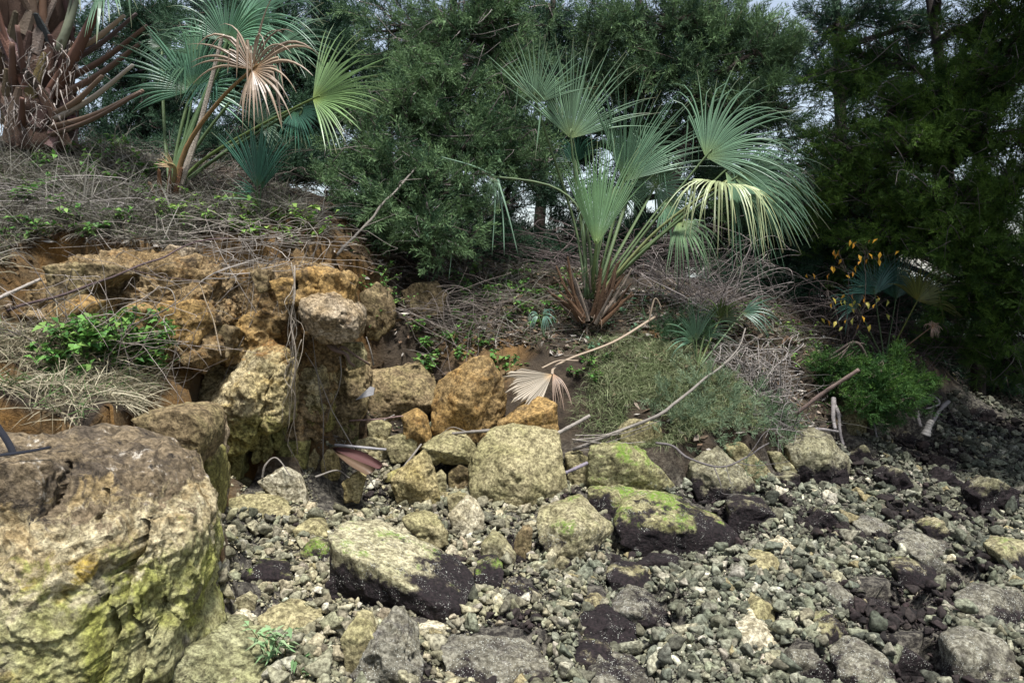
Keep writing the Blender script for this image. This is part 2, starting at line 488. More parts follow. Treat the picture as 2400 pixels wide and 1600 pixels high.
M = {
 'yellow': rock_mat('limestone_yellow', (0.36, 0.29, 0.13), (0.42, 0.35, 0.19), (0.28, 0.22, 0.08), stain_amt=0.35, olive=0.2),
 'gl':     rock_mat('limestone_grey_green', (0.27, 0.265, 0.14), (0.34, 0.33, 0.2), (0.2, 0.19, 0.11), stain=(0.08, 0.07, 0.04), stain_amt=0.5, olive=0.2, bump=0.8),
 'great':  great_mat(),
 'olive':  rock_mat('limestone_olive', (0.30, 0.265, 0.145), (0.35, 0.305, 0.175), (0.22, 0.195, 0.1), stain_amt=0.4, olive=0.3, algae=-0.06),
 'tide':   rock_mat('limestone_tide', (0.28, 0.25, 0.14), (0.36, 0.32, 0.21), (0.2, 0.19, 0.1), stain_amt=0.25, olive=0.3, algae=0.02, barn=0.45, moss=0.25),
 'tide_hi':rock_mat('limestone_tide_high', (0.26, 0.24, 0.13), (0.33, 0.3, 0.17), (0.18, 0.17, 0.09), stain_amt=0.3, olive=0.5, algae=0.09, barn=0.35, moss=0.72),
 'tide_dk':rock_mat('limestone_algae', (0.2, 0.185, 0.12), (0.27, 0.25, 0.17), (0.13, 0.12, 0.09), stain_amt=0.3, olive=0.2, algae=0.13, barn=0.35),
 'slab':   rock_mat('limestone_slab', (0.36, 0.33, 0.21), (0.43, 0.39, 0.26), (0.27, 0.25, 0.15), stain_amt=0.15, olive=0.15, algae=0.15, barn=0.5, moss=0.3),
 'barn':   rock_mat('limestone_barnacled', (0.15, 0.14, 0.11), (0.23, 0.215, 0.165), (0.1, 0.088, 0.082), stain=(0.022, 0.018, 0.02), stain_amt=0.6, algae=-0.05, barn=0.9),
 'pale':   rock_mat('limestone_pale', (0.45, 0.40, 0.28), (0.52, 0.48, 0.36), (0.36, 0.31, 0.19), stain_amt=0.15, pit=0.4),
 'ochre':  rock_mat('limestone_ochre', (0.33, 0.21, 0.075), (0.29, 0.2, 0.09), (0.24, 0.13, 0.035), stain=(0.05, 0.04, 0.03), stain_amt=0.55),
 'brown':  rock_mat('limestone_brown', (0.19, 0.14, 0.075), (0.24, 0.18, 0.1), (0.13, 0.095, 0.05), stain_amt=0.5, olive=0.25),
 'cliff':  rock_mat('limestone_cliff', (0.47, 0.38, 0.2), (0.55, 0.47, 0.3), (0.38, 0.27, 0.09), stain=(0.07, 0.055, 0.025), stain_amt=0.6, olive=0.2, bump=0.9, bands=(1.02, (0.24, 0.115, 0.028), 0.62, (0.24, 0.225, 0.06))),
 'wall':   rock_mat('limestone_loam_wall', (0.23, 0.155, 0.07), (0.3, 0.22, 0.12), (0.23, 0.115, 0.03), stain=(0.05, 0.036, 0.024), stain_amt=0.8, bump=0.9),
 'mossy':  rock_mat('limestone_algal_green', (0.27, 0.24, 0.095), (0.2, 0.185, 0.07), (0.33, 0.26, 0.11), stain=(0.04, 0.04, 0.012), stain_amt=0.6, olive=0.8, bump=0.8),
 'crust':  rock_mat('limestone_crust', (0.33, 0.25, 0.15), (0.4, 0.33, 0.24), (0.22, 0.15, 0.08), stain=(0.04, 0.03, 0.025), stain_amt=0.7, bump=0.8),
 'mid':    rock_mat('beach_stone_coat', (0.85, 0.83, 0.78), (1.05, 1.0, 0.92), (0.7, 0.7, 0.62), stain=(0.2, 0.17, 0.12), stain_amt=0.4, barn=0.35, tint=True),
 'mid_dk': rock_mat('beach_stone_algae_coat', (0.85, 0.83, 0.78), (1.05, 1.0, 0.92), (0.7, 0.7, 0.62), stain=(0.2, 0.17, 0.12), stain_amt=0.4, algae=0.02, barn=0.4, tint=True),
 'pebble': rock_mat('pebble_coat', (0.9, 0.9, 0.88), (1.05, 1.02, 0.95), (0.75, 0.74, 0.7), stain=(0.3, 0.27, 0.2), stain_amt=0.3, tint=True, inst=True, bump=0.35, pit=0.3),
 'palm':   tint_mat('palm_leaf', rough=0.4, trans=0.15, vary=0.3, vscale=5.0, spec=0.4),
 'stalk':  tint_mat('palm_stalk', base=(.8, .78, .72), rough=0.5, bump=0.15, vary=0.25, vscale=14),
 'boot':   tint_mat('palm_boot', base=(.75, .73, .7), rough=0.8, bump=0.6, vary=0.45, vscale=16, bscale=90),
 'needle': tint_mat('cedar_foliage', base=(.85, .85, .85), rough=0.65, trans=0.2, vary=0.25, vscale=3.0, inst=True),
 'wood':   tint_mat('weathered_wood', base=(.68, .68, .7), rough=0.85, bump=0.5, vary=0.4, vscale=18, bscale=120),
 'grass':  tint_mat('grass_blade', base=(.75, .78, .75), rough=0.7, trans=0.2, vary=0.2, vscale=6.0),
 'leaf':   tint_mat('weed_leaf', rough=0.5, trans=0.25, vary=0.2, vscale=20.0),
 'litter': tint_mat('leaf_litter', base=(.7, .7, .7), rough=0.85, vary=0.4, vscale=20.0),
 'strap':  tint_mat('black_webbing', rough=0.75, bump=0.4, bscale=300),
}

# ---------------------------------------------------------------- the lie of the land
CTRL = []
def zc(px, py, z):
    d = (CAM_Z - z) * FPX / (py - 640.0)
    p = P(px, py, d)
    CTRL.append((p[0], p[1], z))
for px, py, z in [(600,1600,.0),(1200,1600,0),(1800,1600,0),(2400,1600,0),(1200,1400,0),(1800,1400,0),(2400,1400,-.02),(2400,1200,-.02),(2000,1200,0),
                  (1700,1310,0),(900,1430,0),(2400,1060,-.02),(2200,1060,0),(2400,1000,-.02),(600,1330,.06),(800,1240,.08),(1000,1190,.06),
                  (650,1150,.16),(560,1140,.2),(900,1110,.16),(1250,1210,.02),(1560,1270,0),(1950,1150,0),(2120,1070,0),(2260,990,0),(1700,1220,.02),
                  (620,1460,.02),(1480,1230,.03),(2350,950,0)]:
    zc(px, py, z)
for px, py, d in [(800,1060,5.45),(950,1010,5.75),(780,990,5.4),(850,960,5.75),
                  (515,1090,4.85),(560,1060,4.95),(640,1020,5.05),(700,1000,5.15),
                  (500,610,5.3),(580,605,5.36),(660,600,5.42),(740,600,5.48),(800,610,5.6),
                  (200,960,3.45),(60,960,3.3),(330,960,3.6),(100,870,3.9),(300,810,4.3),(60,760,4.3),(420,830,4.6),
                  (100,640,4.6),(300,640,4.72),(420,640,4.9),(100,560,4.9),(300,560,5.05),(300,450,5.7),(60,430,5.6),(100,340,6.2),(300,360,6.5),
                  (600,500,5.9),(600,555,5.45),(750,550,5.7),(800,500,6.4),(450,480,5.9),
                  (860,720,5.9),(870,640,6.1),(900,830,5.95),(1000,840,6.1),(1000,720,6.6),(1000,630,7.4),(1200,810,6.2),(1200,710,6.8),(1200,640,7.7),
                  (1380,745,6.6),(1500,690,7.2),(1300,880,5.95),(1500,800,6.25),(1400,1000,5.6),(1600,850,5.95),(1700,900,5.75),(1600,960,5.5),
                  (1700,1030,5.35),(1550,1050,5.25),(1850,800,6.6),(1850,950,6.2),(1950,900,6.7),(1900,1040,5.9),(2100,900,7.4),(2000,800,7.7),
                  (2150,970,7.6),(2250,900,9.2),(2400,880,10),(1400,1080,5.35),(1250,1020,5.6),(1130,1010,5.75),(1180,900,5.95),
                  (1700,690,7.6),(1850,705,7.9),(2000,730,8.3),(2120,775,8.6),(2250,850,9.3),(700,450,7.0),(850,510,7.4),(600,410,7.0),(1000,570,8.0),(1350,630,8.0)]:
    p = P(px, py, d)
    CTRL.append(tuple(p))
for q in [(-2.2,3.3,1.0),(-3,3.2,1.15),(-1.9,2.6,.5),(-1.3,3.0,.12),(-.8,3.2,.02),(-1.6,4.3,.3),(-1.5,4.0,.12),(-1.45,4.6,.2),(-1.9,2.0,.2),(-3,2.2,.6),(-1.0,1.8,0),(0,1.6,0),(2,1.6,0),(4,2,0),(5.5,4,0),(6,6,-.02),
          (-5,4.5,2.0),(-5,6.5,2.7),(-3,8.5,2.1),(0,9.5,1.3),(-1,8.3,1.75),(3,9,1.15),(5,9.5,.75),(7.5,9.5,.3),(1.5,8.4,1.5)]:
    CTRL.append(q)
CT = np.array(CTRL)
def _fit():
    X = CT[:, :2]
    K = np.linalg.norm(X[:, None] - X[None], axis=2)
    K = np.sqrt(K * K + 0.0025)
    n = len(X)
    A = np.zeros((n + 3, n + 3))
    A[:n, :n] = -K - 0 + np.eye(n) * 0.03
    A[:n, n] = 1
    A[:n, n + 1:] = X
    A[n, :n] = 1
    A[n + 1:, :n] = X.T
    return np.linalg.solve(A, np.concatenate([CT[:, 2], np.zeros(3)]))
WGT = _fit()

def Hbase(x, y):
    x = np.asarray(x, float).ravel()
    y = np.asarray(y, float).ravel()
    xc, yc = np.clip(x, -4.6, 7.0), np.clip(y, 1.7, 9.4)
    out = np.zeros(len(x))
    n = len(CT)
    for s in range(0, len(x), 20000):
        e = slice(s, s + 20000)
        r2 = (xc[e, None] - CT[None, :, 0]) ** 2 + (yc[e, None] - CT[None, :, 1]) ** 2
        out[e] = -np.sqrt(r2 + 0.0025) @ WGT[:n] + WGT[n] + WGT[n + 1] * xc[e] + WGT[n + 2] * yc[e]
    far = sstep(9.2, 15.0, y)
    out = out * (1 - far) + (-0.45) * far
    near = sstep(1.6, -4.0, y)
    out = out * (1 - near) + (-0.1) * near
    return out

DIG = []      # the land lies below the near side of each boulder
def H(x, y):
    x = np.asarray(x, float).ravel()
    y = np.asarray(y, float).ravel()
    z = Hbase(x, y)
    for cx, y0, yc, hx, zl in DIG:
        s = np.where((np.abs(x - cx) < hx * 1.6) & (y < yc + 0.05) & (y > y0 - 0.7))[0]
        if len(s):
            k = sstep(1.35, 0.85, np.abs(x[s] - cx) / hx) * sstep(yc + 0.03, yc - 0.03, y[s])
            lim = zl + np.maximum(0, y0 - 0.12 - y[s]) * 0.9
            z[s] = z[s] - k * np.maximum(0, z[s] - lim)
    p = np.stack([x, y, z * 1.0], 1)
    bank = sstep(0.12, 0.5, z)
    z = z + bank * (0.10 * fbm(p * 2.6, 4, 3) + 0.03 * fbm(p * 9, 3, 9)) + (1 - bank) * 0.018 * fbm(p * 3.5, 3, 5)
    return z

def ground(px, py, lift=0.0):
    """first place where the photograph's ray through a pixel meets the land"""
    ds = np.arange(1.8, 13.0, 0.02)
    pts = np.array([P(px, py, d) for d in ds])
    hit = np.where(pts[:, 2] < H(pts[:, 0], pts[:, 1]))[0]
    p = pts[hit[0]] if len(hit) else pts[-1]
    return p + np.array([0, 0, lift])

def axis_lines(lo, hi, step, far_lo, far_hi):
    a = list(np.arange(lo, hi, step))
    s, v = step, lo
    left = []
    while v > far_lo:
        s *= 1.25
        v -= s
        left.append(v)
    s, v = step, a[-1]
    right = []
    while v < far_hi:
        s *= 1.25
        v += s
        right.append(v)
    return np.array(left[::-1] + a + right)

def build_ground():
    xs = axis_lines(-3.6, 5.4, 0.032, -300, 300)
    ys = axis_lines(2.0, 8.6, 0.032, -300, 500)
    X, Y = np.meshgrid(xs, ys)
    x, y = X.ravel(), Y.ravel()
    z = H(x, y)
    V = np.stack([x, y, z], 1)
    # overhang: push the steep loam face in and out a little
    gx = np.gradient(z.reshape(X.shape), xs, axis=1).ravel()
    gy = np.gradient(z.reshape(X.shape), ys, axis=0).ravel()
    slope = np.sqrt(gx ** 2 + gy ** 2)
    st = sstep(0.8, 2.0, slope)
    V[:, 1] += st * (0.10 * fbm(V * 5, 4, 21) + 0.05 * fbm(V * 9, 3, 25, ridged=True))
    V[:, 0] += st * 0.07 * fbm(V * 6, 4, 22)
    nx, ny = len(xs), len(ys)
    i = np.arange(ny - 1)[:, None] * nx
    j = np.arange(nx - 1)[None, :]
    Q = np.stack([i + j, i + j + 1, i + nx + j + 1, i + nx + j], -1).reshape(-1, 4)
    # tint.r = bare loam, tint.g = bank soil (against gravel), tint.b = dry thatch cover
    ochre = st * 0.9 * sstep(-0.9, -1.3, x)
    for px, py, r in [(430,680,.5),(600,700,.45),(250,700,.4),(720,650,.25),(1090,810,.25),(1180,850,.28),(700,850,.45),(560,620,.2),(1130,770,.15),(1540,780,.12)]:
        c = ground(px, py)
        dd = np.sqrt((V[:, 0] - c[0]) ** 2 + (V[:, 1] - c[1]) ** 2)
        ochre = np.maximum(ochre, sstep(r, r * 0.3, dd + 0.12 * fbm(V * 5, 3, 31)))
    soil = sstep(0.16, 0.42, Hbase(x, y) + 0.07 * fbm(V * 3, 3, 33))
    C = np.stack([ochre * soil, soil, np.zeros_like(soil)], 1)
    g = Geo()
    g.add(V, None, Q, C)
    m, n, l, b = mat_new('ground_soil_and_gravel')
    at = n.new('ShaderNodeAttribute'); at.attribute_name = 'tint'
    sc = n.new('ShaderNodeSeparateColor'); l.new(at.outputs['Color'], sc.inputs[0])
    geo = n.new('ShaderNodeNewGeometry'); pos = geo.outputs['Position']
    n1 = noise_n(n, l, pos, 6, 6, 0.65)
    n2 = noise_n(n, l, pos, 34, 6, 0.7)
    n3 = noise_n(n, l, pos, 2.2, 5, 0.6)
    vor = n.new('ShaderNodeTexVoronoi'); vor.inputs['Scale'].default_value = 45; l.new(pos, vor.inputs['Vector'])
    peb = mix(n, l, ramp(n, l, n2, 0.4, 0.68), (0.035, 0.03, 0.026), (0.2, 0.18, 0.14))
    peb = mix(n, l, mth(n, l, 'MULTIPLY', ramp(n, l, n3, 0.56, 0.68), 0.5), peb, (0.025, 0.02, 0.018))
    soilc = mix(n, l, ramp(n, l, n1, 0.35, 0.65), (0.03, 0.022, 0.015), (0.075, 0.055, 0.036))
    loam = mix(n, l, ramp(n, l, n1, 0.36, 0.66), (0.22, 0.125, 0.045), (0.19, 0.13, 0.065))
    loam = mix(n, l, mth(n, l, 'MULTIPLY', ramp(n, l, n3, 0.5, 0.62), 0.7), loam, (0.27, 0.135, 0.03))
    loam = mix(n, l, mth(n, l, 'MULTIPLY', ramp(n, l, noise_n(n, l, pos, 9, 6, 0.7, 0.6), 0.56, 0.66), 0.75), loam, (0.05, 0.035, 0.022))
    col = mix(n, l, sc.outputs['Green'], peb, soilc)
    col = mix(n, l, sc.outputs['Red'], col, loam)
    col = mix(n, l, 1.0, col, mix(n, l, n2, (0.6, 0.6, 0.6), (1.4, 1.4, 1.4)), 'MULTIPLY')
    col = mix(n, l, 1.0, col, (0.75, 0.75, 0.75), 'MULTIPLY')
    l.new(col, b.inputs['Base Color'])
    b.inputs['Roughness'].default_value = 0.95
    bp = n.new('ShaderNodeBump'); bp.inputs['Strength'].default_value = 0.8; bp.inputs['Distance'].default_value = 0.04
    l.new(mth(n, l, 'ADD', n2, n1), bp.inputs['Height']); l.new(bp.outputs[0], b.inputs['Normal'])
    tag(geo_obj('ground', g, m), kind='structure')


def build_water():
    g = Geo()
    g.add([(-600, 16, -0.3), (600, 16, -0.3), (600, 1500, -0.3), (-600, 1500, -0.3)], None, [(0, 1, 2, 3)])
    m, n, l, b = mat_new('river_water')
    b.inputs['Base Color'].default_value = (0.05, 0.06, 0.06, 1)
    b.inputs['Roughness'].default_value = 0.12
    geo = n.new('ShaderNodeNewGeometry')
    bp = n.new('ShaderNodeBump'); bp.inputs['Strength'].default_value = 0.2
    l.new(noise_n(n, l, geo.outputs['Position'], 1.5, 4), bp.inputs['Height']); l.new(bp.outputs[0], b.inputs['Normal'])
    tag(geo_obj('water', g, m), kind='structure')
build_water()

# ---------------------------------------------------------------- boulders
_ICO = {}
def ico(sub):
    if sub not in _ICO:
        bm = bmesh.new()
        bmesh.ops.create_icosphere(bm, subdivisions=sub, radius=1.0)
        bm.verts.ensure_lookup_table()
        V = np.array([v.co[:] for v in bm.verts])
        F = np.array([[v.index for v in f.verts] for f in bm.faces])
        bm.free()
        _ICO[sub] = (unit(V), F)
    return _ICO[sub]

def hull_planes(pts):
    bm = bmesh.new()
    for p in pts:
        bm.verts.new(p)
    bmesh.ops.convex_hull(bm, input=bm.verts[:])
    bm.normal_update()
    pl = []
    for f in bm.faces:
        c = np.array(f.calc_center_median())
        nn = np.array(f.normal)
        pl.append((*nn, float(nn @ c)))
    bm.free()
    return np.array(pl)

def hull_body(pts, sub, soft, dense=0.0):
    """star-shaped body that follows the convex hull of the points, edges rounded"""
    pts = np.asarray(pts, float)
    lo, hi = pts.min(0), pts.max(0)
    C = (lo + hi) / 2
    C = C * 0.4 + pts.mean(0) * 0.6
    S = np.maximum((hi - lo) / 2, 0.02)
    q = (pts - C) / S
    pl = hull_planes([tuple(a) for a in q])
    nn, dd = pl[:, :3], pl[:, 3]
    sg = np.where(dd < 0, -1.0, 1.0)
    nn, dd = nn * sg[:, None], np.maximum(dd * sg, 0.02)
    D, F = ico(sub)
    if dense:      # finer mesh towards the shore side
        D = unit(D + dense * unit(np.array([.35, -1.0, .3])))
    qq = np.maximum(D @ nn.T, 0) / dd
    mx = qq.max(1)
    r = 1.0 / (mx * ((qq / mx[:, None]) ** soft).sum(1) ** (1.0 / soft))
    return C + D * r[:, None] * S, F, D, S

def rough_up(V, D, size, seed, amp=1.0):
    sd = seed * 13.7
    p = V / size
    V = V + D * (size * amp * (0.055 * fbm(p * 1.6 + sd, 3, seed)))[:, None]
    V = V + D * (size * amp * 0.045 * (fbm(p * 3.2 + sd, 4, seed + 5, ridged=True) - 0.2))[:, None]
    ch = fbm(p * 2.3 + sd, 2, seed + 21)
    V = V + D * (size * amp * 0.05 * (np.round(ch * 4) / 4 * .8 + ch * .2))[:, None]      # broken, stepped faces
    q = V + 0.04 * np.stack([fbm(V * 7 + sd + k * 9, 2, k) for k in range(3)], 1)
    V = V + D * (0.014 * amp * (np.abs(fbm(q * 11 + sd, 4, seed + 9)) * 2 - 0.5))[:, None]
    V = V - D * (0.024 * amp * sstep(0.2, 0.5, fbm(q * 9 + sd, 4, seed + 3)))[:, None]
    return V

RLAB = []
ROCKS = []     # footprints, so that small stones keep out of the big ones
def boulder(label, d0, pts, back=0.3, mat='olive', sub=5, soft=60, amp=0.65, sink=0.07, name='boulder', cat='boulder', carve=None, group=None, front=0.0, dig=0.18, crag=0.0, dense=0.0):
    W = np.array([P(p[0], p[1], d0 + (p[2] if len(p) > 2 else 0.0)) for p in pts])
    C = W.mean(0)
    B = C + (W - C) * 0.72 + np.array([0, back, 0])
    B2 = C + (W - C) * 0.95 + np.array([0, back * 0.45, 0])
    allp = [W, B, B2]
    if front:
        allp.append(C + (W - C) * 0.6 + np.array([0, -front, 0]))
    A = np.concatenate(allp)
    lowz = A[:, 2].min()
    low = A[A[:, 2] < lowz + 0.35 * (A[:, 2].max() - lowz)].copy()
    low[:, 2] -= sink
    A = np.vstack([A, low])
    V, F, D, S = hull_body(A, sub, soft, dense)
    seed = (len(ROCKS) * 7 + 3) % 997
    size = float(np.prod(S) ** (1 / 3.0)) * 2
    V = rough_up(V, D, size, seed, amp)
    if crag:
        q = V + .08 * np.stack([fbm(V * 4 + k * 5, 3, k) for k in range(3)], 1)
        st = fbm(q * np.array([2.2, 2.2, 5.0]) + seed, 4, seed + 30)
        V = V + D * (crag * (np.round(st * 3.5) / 3.5 * .7 + st * .5 + .6 * fbm(q * 6, 4, seed + 31, ridged=True) + .3 * fbm(q * 17, 4, seed + 33, ridged=True)))[:, None]
    if carve:
        px, py = PX(V)
        for line, wid, dep in carve:
            best = np.full(len(V), 1e9)
            wob = 9 * vnoise(V * 14, 77)
            for (ax, ay), (bx, by) in zip(line[:-1], line[1:]):
                t = np.clip(((px - ax) * (bx - ax) + (py - ay) * (by - ay)) / ((bx - ax) ** 2 + (by - ay) ** 2 + 1e-9), 0, 1)
                best = np.minimum(best, np.hypot(px - ax - t * (bx - ax) + wob, py - ay - t * (by - ay)))
            k = sstep(wid, wid * 0.6, best) * (D[:, 1] < 0.25)
            V = V + np.array([0.15, 1.0, 0]) * (dep * k)[:, None]
    org = np.array([V[:, 0].mean(), V[:, 1].mean(), V[:, 2].min()])
    g = Geo()
    g.add(V, F)
    o = geo_obj(name, g, M[mat], org)
    tag(o, label, cat, group)
    DIG.append((C[0], W[:, 1].min(), (W[:, 1].max() + W[:, 1].mean()) / 2 + back * 0.3, S[0], W[:, 2].min() + dig * (W[:, 2].max() - W[:, 2].min())))
    ROCKS.append((org[0], org[1], S[0] * 0.9, S[1] * 0.9, V[:, 2].max()))
    RLAB.append((C[0], W[:, 1].min(), label))
    return o

# --- the great boulder and the ledge on the near bank
boulder('huge brown and yellow-green limestone boulder with deep vertical cracks', 2.95,
        [(-330,1080,.1),(0,1072,-.1),(115,1040,.15),(237,990,.4),(300,985,.45),(344,997,.45),(400,1020,.45),(459,1074,.4),(478,1130,.35),(492,1214,.3),(503,1300,.25),(518,1390,.2),
         (515,1440,.2),(480,1480,.15),(400,1520,-.1),(330,1640,-.3),(150,1680,-.5),(-100,1680,-.6),(-330,1600,-.5),(120,1130,-.3),(300,1080,.0),(380,1130,.05),(60,1300,-.5),(250,1300,-.3)],
        back=.35, mat='great', sub=7, soft=26, amp=0.8, crag=.045, sink=0.2, dense=.8,
        carve=[([(335,1225),(325,1290),(290,1335),(250,1345),(245,1420),(268,1432),(240,1520),(220,1610)], 10, .22),
               ([(318,1275),(305,1340),(285,1410),(310,1455),(330,1475),(330,1560),(325,1620)], 12, .26),
               ([(268,1432),(275,1470),(250,1540),(235,1600)], 9, .2), ([(305,1420),(312,1435),(300,1450)], 6, .06), ([(385,1400),(360,1470),(345,1510)], 5, .05),
               ([(245,1150),(235,1190),(222,1220)], 7, .05), ([(160,1090),(120,1190),(60,1180)], 9, .05)])
boulder('rounded tan knob of rock against the flank of the huge cracked boulder', 2.6, [(-60,1090),(0,1082),(70,1090),(100,1120),(92,1165),(50,1195),(0,1190),(-60,1200)], back=.25, mat='great', sub=6)
boulder('lumpy pale green rock wedged against the foot of the huge cracked boulder', 2.95,
        [(333,1555,-.05),(356,1494,.05),(421,1471,.15),(478,1467,.2),(536,1475,.2),(559,1501,.15),(612,1517,.1),(640,1560,.0),(625,1640,-.12),(330,1640,-.15),(450,1530,-.05)], back=.2, mat='gl' if 'gl' in M else 'olive', sub=6, amp=1.2)
boulder('layered brown ledge rock behind the top of the huge cracked boulder', 3.6, [(300,985),(340,972),(394,962),(440,970),(465,990),(478,1020),(462,1058),(430,1055),(383,1020)], back=.4, mat='brown', sub=6, crag=.015, amp=.5)
boulder('knobbly yellow rock column between the huge cracked boulder and the cave', 3.85, [(435,1070),(465,1045),(486,1062),(490,1100),(484,1150),(488,1230),(455,1230),(440,1130)], back=.3, mat='cliff', amp=.7)
boulder('small yellow knob at the mouth of the cave', 4.1, [(495,1090),(512,1085),(524,1105),(520,1135),(498,1140)], back=.15, mat='mossy', sub=4)

# --- the eroded bank face
boulder('broad ochre limestone wall under the thatch of the high bank', 4.62, [(40,660),(120,612,.1),(300,600,.15),(430,596,.15),(520,615,.15),(530,700,.1),(500,800,.05),(400,838),(220,830),(90,800),(250,720,-.08),(420,720,-.05)], back=.7, mat='wall', sub=7, soft=16, amp=.8, crag=.09, dig=.1)
boulder('orange-brown rock mass behind the cave and the cream slabs', 5.1, [(480,690),(560,625,.1),(680,610,.1),(790,630,.15),(815,700,.15),(800,800,.15),(770,900,.1),(760,1010,.05),(520,1020),(480,880,-.05)], back=.5, mat='wall', sub=7, soft=16, amp=.8, crag=.09, dig=.1)
boulder('cream and yellow rock face beneath the orange loam', 4.95, [(470,900),(520,830,.05),(600,775,.1),(672,762,.15),(690,850,.15),(684,950,.12),(640,1000,.05),(530,1035),(480,1000)], back=.4, mat='cliff', sub=7, soft=30, amp=.9, crag=.10, dig=.1)
boulder('brown rock shelf stepping down from the ledge to the cave', 3.95, [(365,1010),(415,975),(450,990),(468,1040),(470,1120),(462,1230),(410,1240),(380,1100)], back=.5, mat='crust', sub=6, amp=.6, crag=.02)
boulder('pale cream slab leaning in the eroded bank above the cave', 4.78,
        [(507,906),(546,855,.1),(590,823,.15),(629,804,.2),(654,817,.15),(648,849,.05),(609,887,-.05),(603,935,-.1),(600,983,-.05),(578,1021,0),(533,1031,0),(505,990),(495,944),(560,910,-.12),(600,850,-.02)], back=.35, mat='cliff', sub=6, amp=1.0, crag=.05)
boulder('tall cream rock beside the leaning pale slab', 4.78, [(628,900),(648,861),(670,849),(676,881),(668,938),(656,966),(629,980),(606,972),(604,944),(640,910,-.06)], back=.35, mat='cliff', sub=6, amp=0.9, crag=.04)
boulder('ochre rock pillar at the right end of the cave', 5.24, [(705,890),(730,850),(765,860),(772,920),(768,990),(720,1000),(698,960),(735,920,-.08)], back=.4, mat='cliff', sub=6, amp=1.2, crag=.05)
boulder('narrow mossy rock rib between the cream rocks and the pillar', 5.2, [(672,880),(690,840),(706,870),(704,940),(700,1010),(668,1015),(664,950)], back=.35, mat='mossy', sub=5, amp=1.2)
boulder('dark yellow rock spur under the overhanging block', 5.28, [(700,820),(730,790),(775,800),(790,840),(770,880),(715,880)], back=.3, mat='cliff', sub=5)
boulder('big grey-faced block jutting out of the bank top over the roots', 4.66,
        [(702,695,.1),(735,684,.12),(800,692,.15),(830,720,.1),(844,740,.05),(833,765,.05),(794,781,.05),(747,786,.08),(715,753,.05),(699,724,.05),(760,740,-.1),(800,745,-.06)], back=.5, mat='crust', sub=6, amp=1.1)
boulder('ochre knob of rock on top of the jutting block', 4.82, [(745,655),(770,640),(801,630),(822,655),(812,688),(780,695),(750,690)], back=.4, mat='ochre', amp=1.1)
boulder('orange crumbling loam block between the jutting block and the grass edge', 4.85, [(690,640),(720,625),(770,632),(790,660),(785,700),(740,705),(700,690)], back=.5, mat='ochre', amp=1.3)
boulder('round green rock deep in the cave mouth', 4.92, [(587,1024),(603,1008),(629,1011),(637,1040),(624,1062),(590,1060)], back=.2, mat='mossy', sub=5, amp=1.1)
boulder('green rock fin hanging beside the round rock in the cave', 4.95, [(630,970),(654,968),(664,1005),(652,1034),(634,1025)], back=.2, mat='mossy', sub=5)
boulder('dark green rock at the left of the cave floor', 4.85, [(515,1055),(538,1042),(566,1050),(562,1100),(520,1108)], back=.2, mat='mossy', sub=5, amp=1.2)
boulder('flat yellow rock on the cave floor', 5.05, [(640,1045),(680,1030),(720,1040),(715,1075),(650,1080)], back=.2, mat='mossy', sub=5)
boulder('dark brown overhanging ledge slab in the ochre bank', 4.36, [(92,622),(161,614),(260,620),(268,642),(200,662),(150,688),(105,668)], back=.5, mat='brown', sub=6)
boulder('big ochre boulder under the dark ledge slab', 4.34, [(105,748),(125,712),(190,688),(238,702),(220,760),(168,802),(118,795),(170,735,-.1)], back=.45, mat='ochre', sub=6)
boulder('ochre boulder set in the loam beside the larger one', 4.46, [(272,732),(300,710),(332,722),(328,772),(288,785),(268,765)], back=.4, mat='ochre', sub=5)
boulder('long low ochre rock in the middle of the loam wall', 4.6, [(340,730),(390,700),(470,705),(500,750),(450,790),(360,785)], back=.5, mat='ochre', sub=5, amp=1.3)
boulder('grey capstone half buried at the grass edge of the bank', 4.9, [(363,592),(395,572),(437,580),(432,622),(398,618)], back=.35, mat='crust', sub=5)
boulder('small rounded stone stuck in the loam wall near its top', 4.88, [(583,640),(600,626),(625,632),(628,655),(605,662)], back=.2, mat='brown', sub=5)
boulder('brown stone jutting from the orange hollow', 4.84, [(628,658),(655,650),(690,655),(687,685),(655,694)], back=.3, mat='ochre', sub=5)
boulder('blackened rock on the loam wall by the white flowers', 4.75, [(470,780),(500,760),(545,770),(530,815),(490,830)], back=.3, mat='brown', sub=5, amp=1.2)
boulder('orange loam lump above the leaning pale slab', 4.95, [(520,770),(570,740),(640,745),(660,790),(600,825),(530,830)], back=.5, mat='ochre', sub=6, amp=1.4)
boulder('dark brown rock recess between the pillar and the flat-topped boulder', 5.5, [(765,850),(800,835),(845,850),(850,930),(838,1000),(770,1005)], back=.4, mat='brown', sub=6, crag=.05)
boulder('yellow lichen-grey rock under the exposed roots', 5.15, [(795,800),(842,803),(856,835),(815,845)], back=.2, mat='olive', sub=5)
boulder('brown rock half hidden on the shaded flank of the headland', 6.0, [(850,690),(880,660),(910,680),(915,740),(885,775),(855,765)], back=.4, mat='brown', sub=5, crag=.04)
boulder('yellow-brown boulder half buried below the feathery cedar', 6.35, [(935,680),(970,660),(1020,662),(1046,690),(1030,722),(960,725)], back=.4, mat='brown', sub=5, crag=.03)
boulder('blue-grey stone lying in the dry grass', 3.75, [(0,905),(40,898),(85,905),(100,930),(50,945),(-10,935)], back=.25, mat='barn', sub=5)

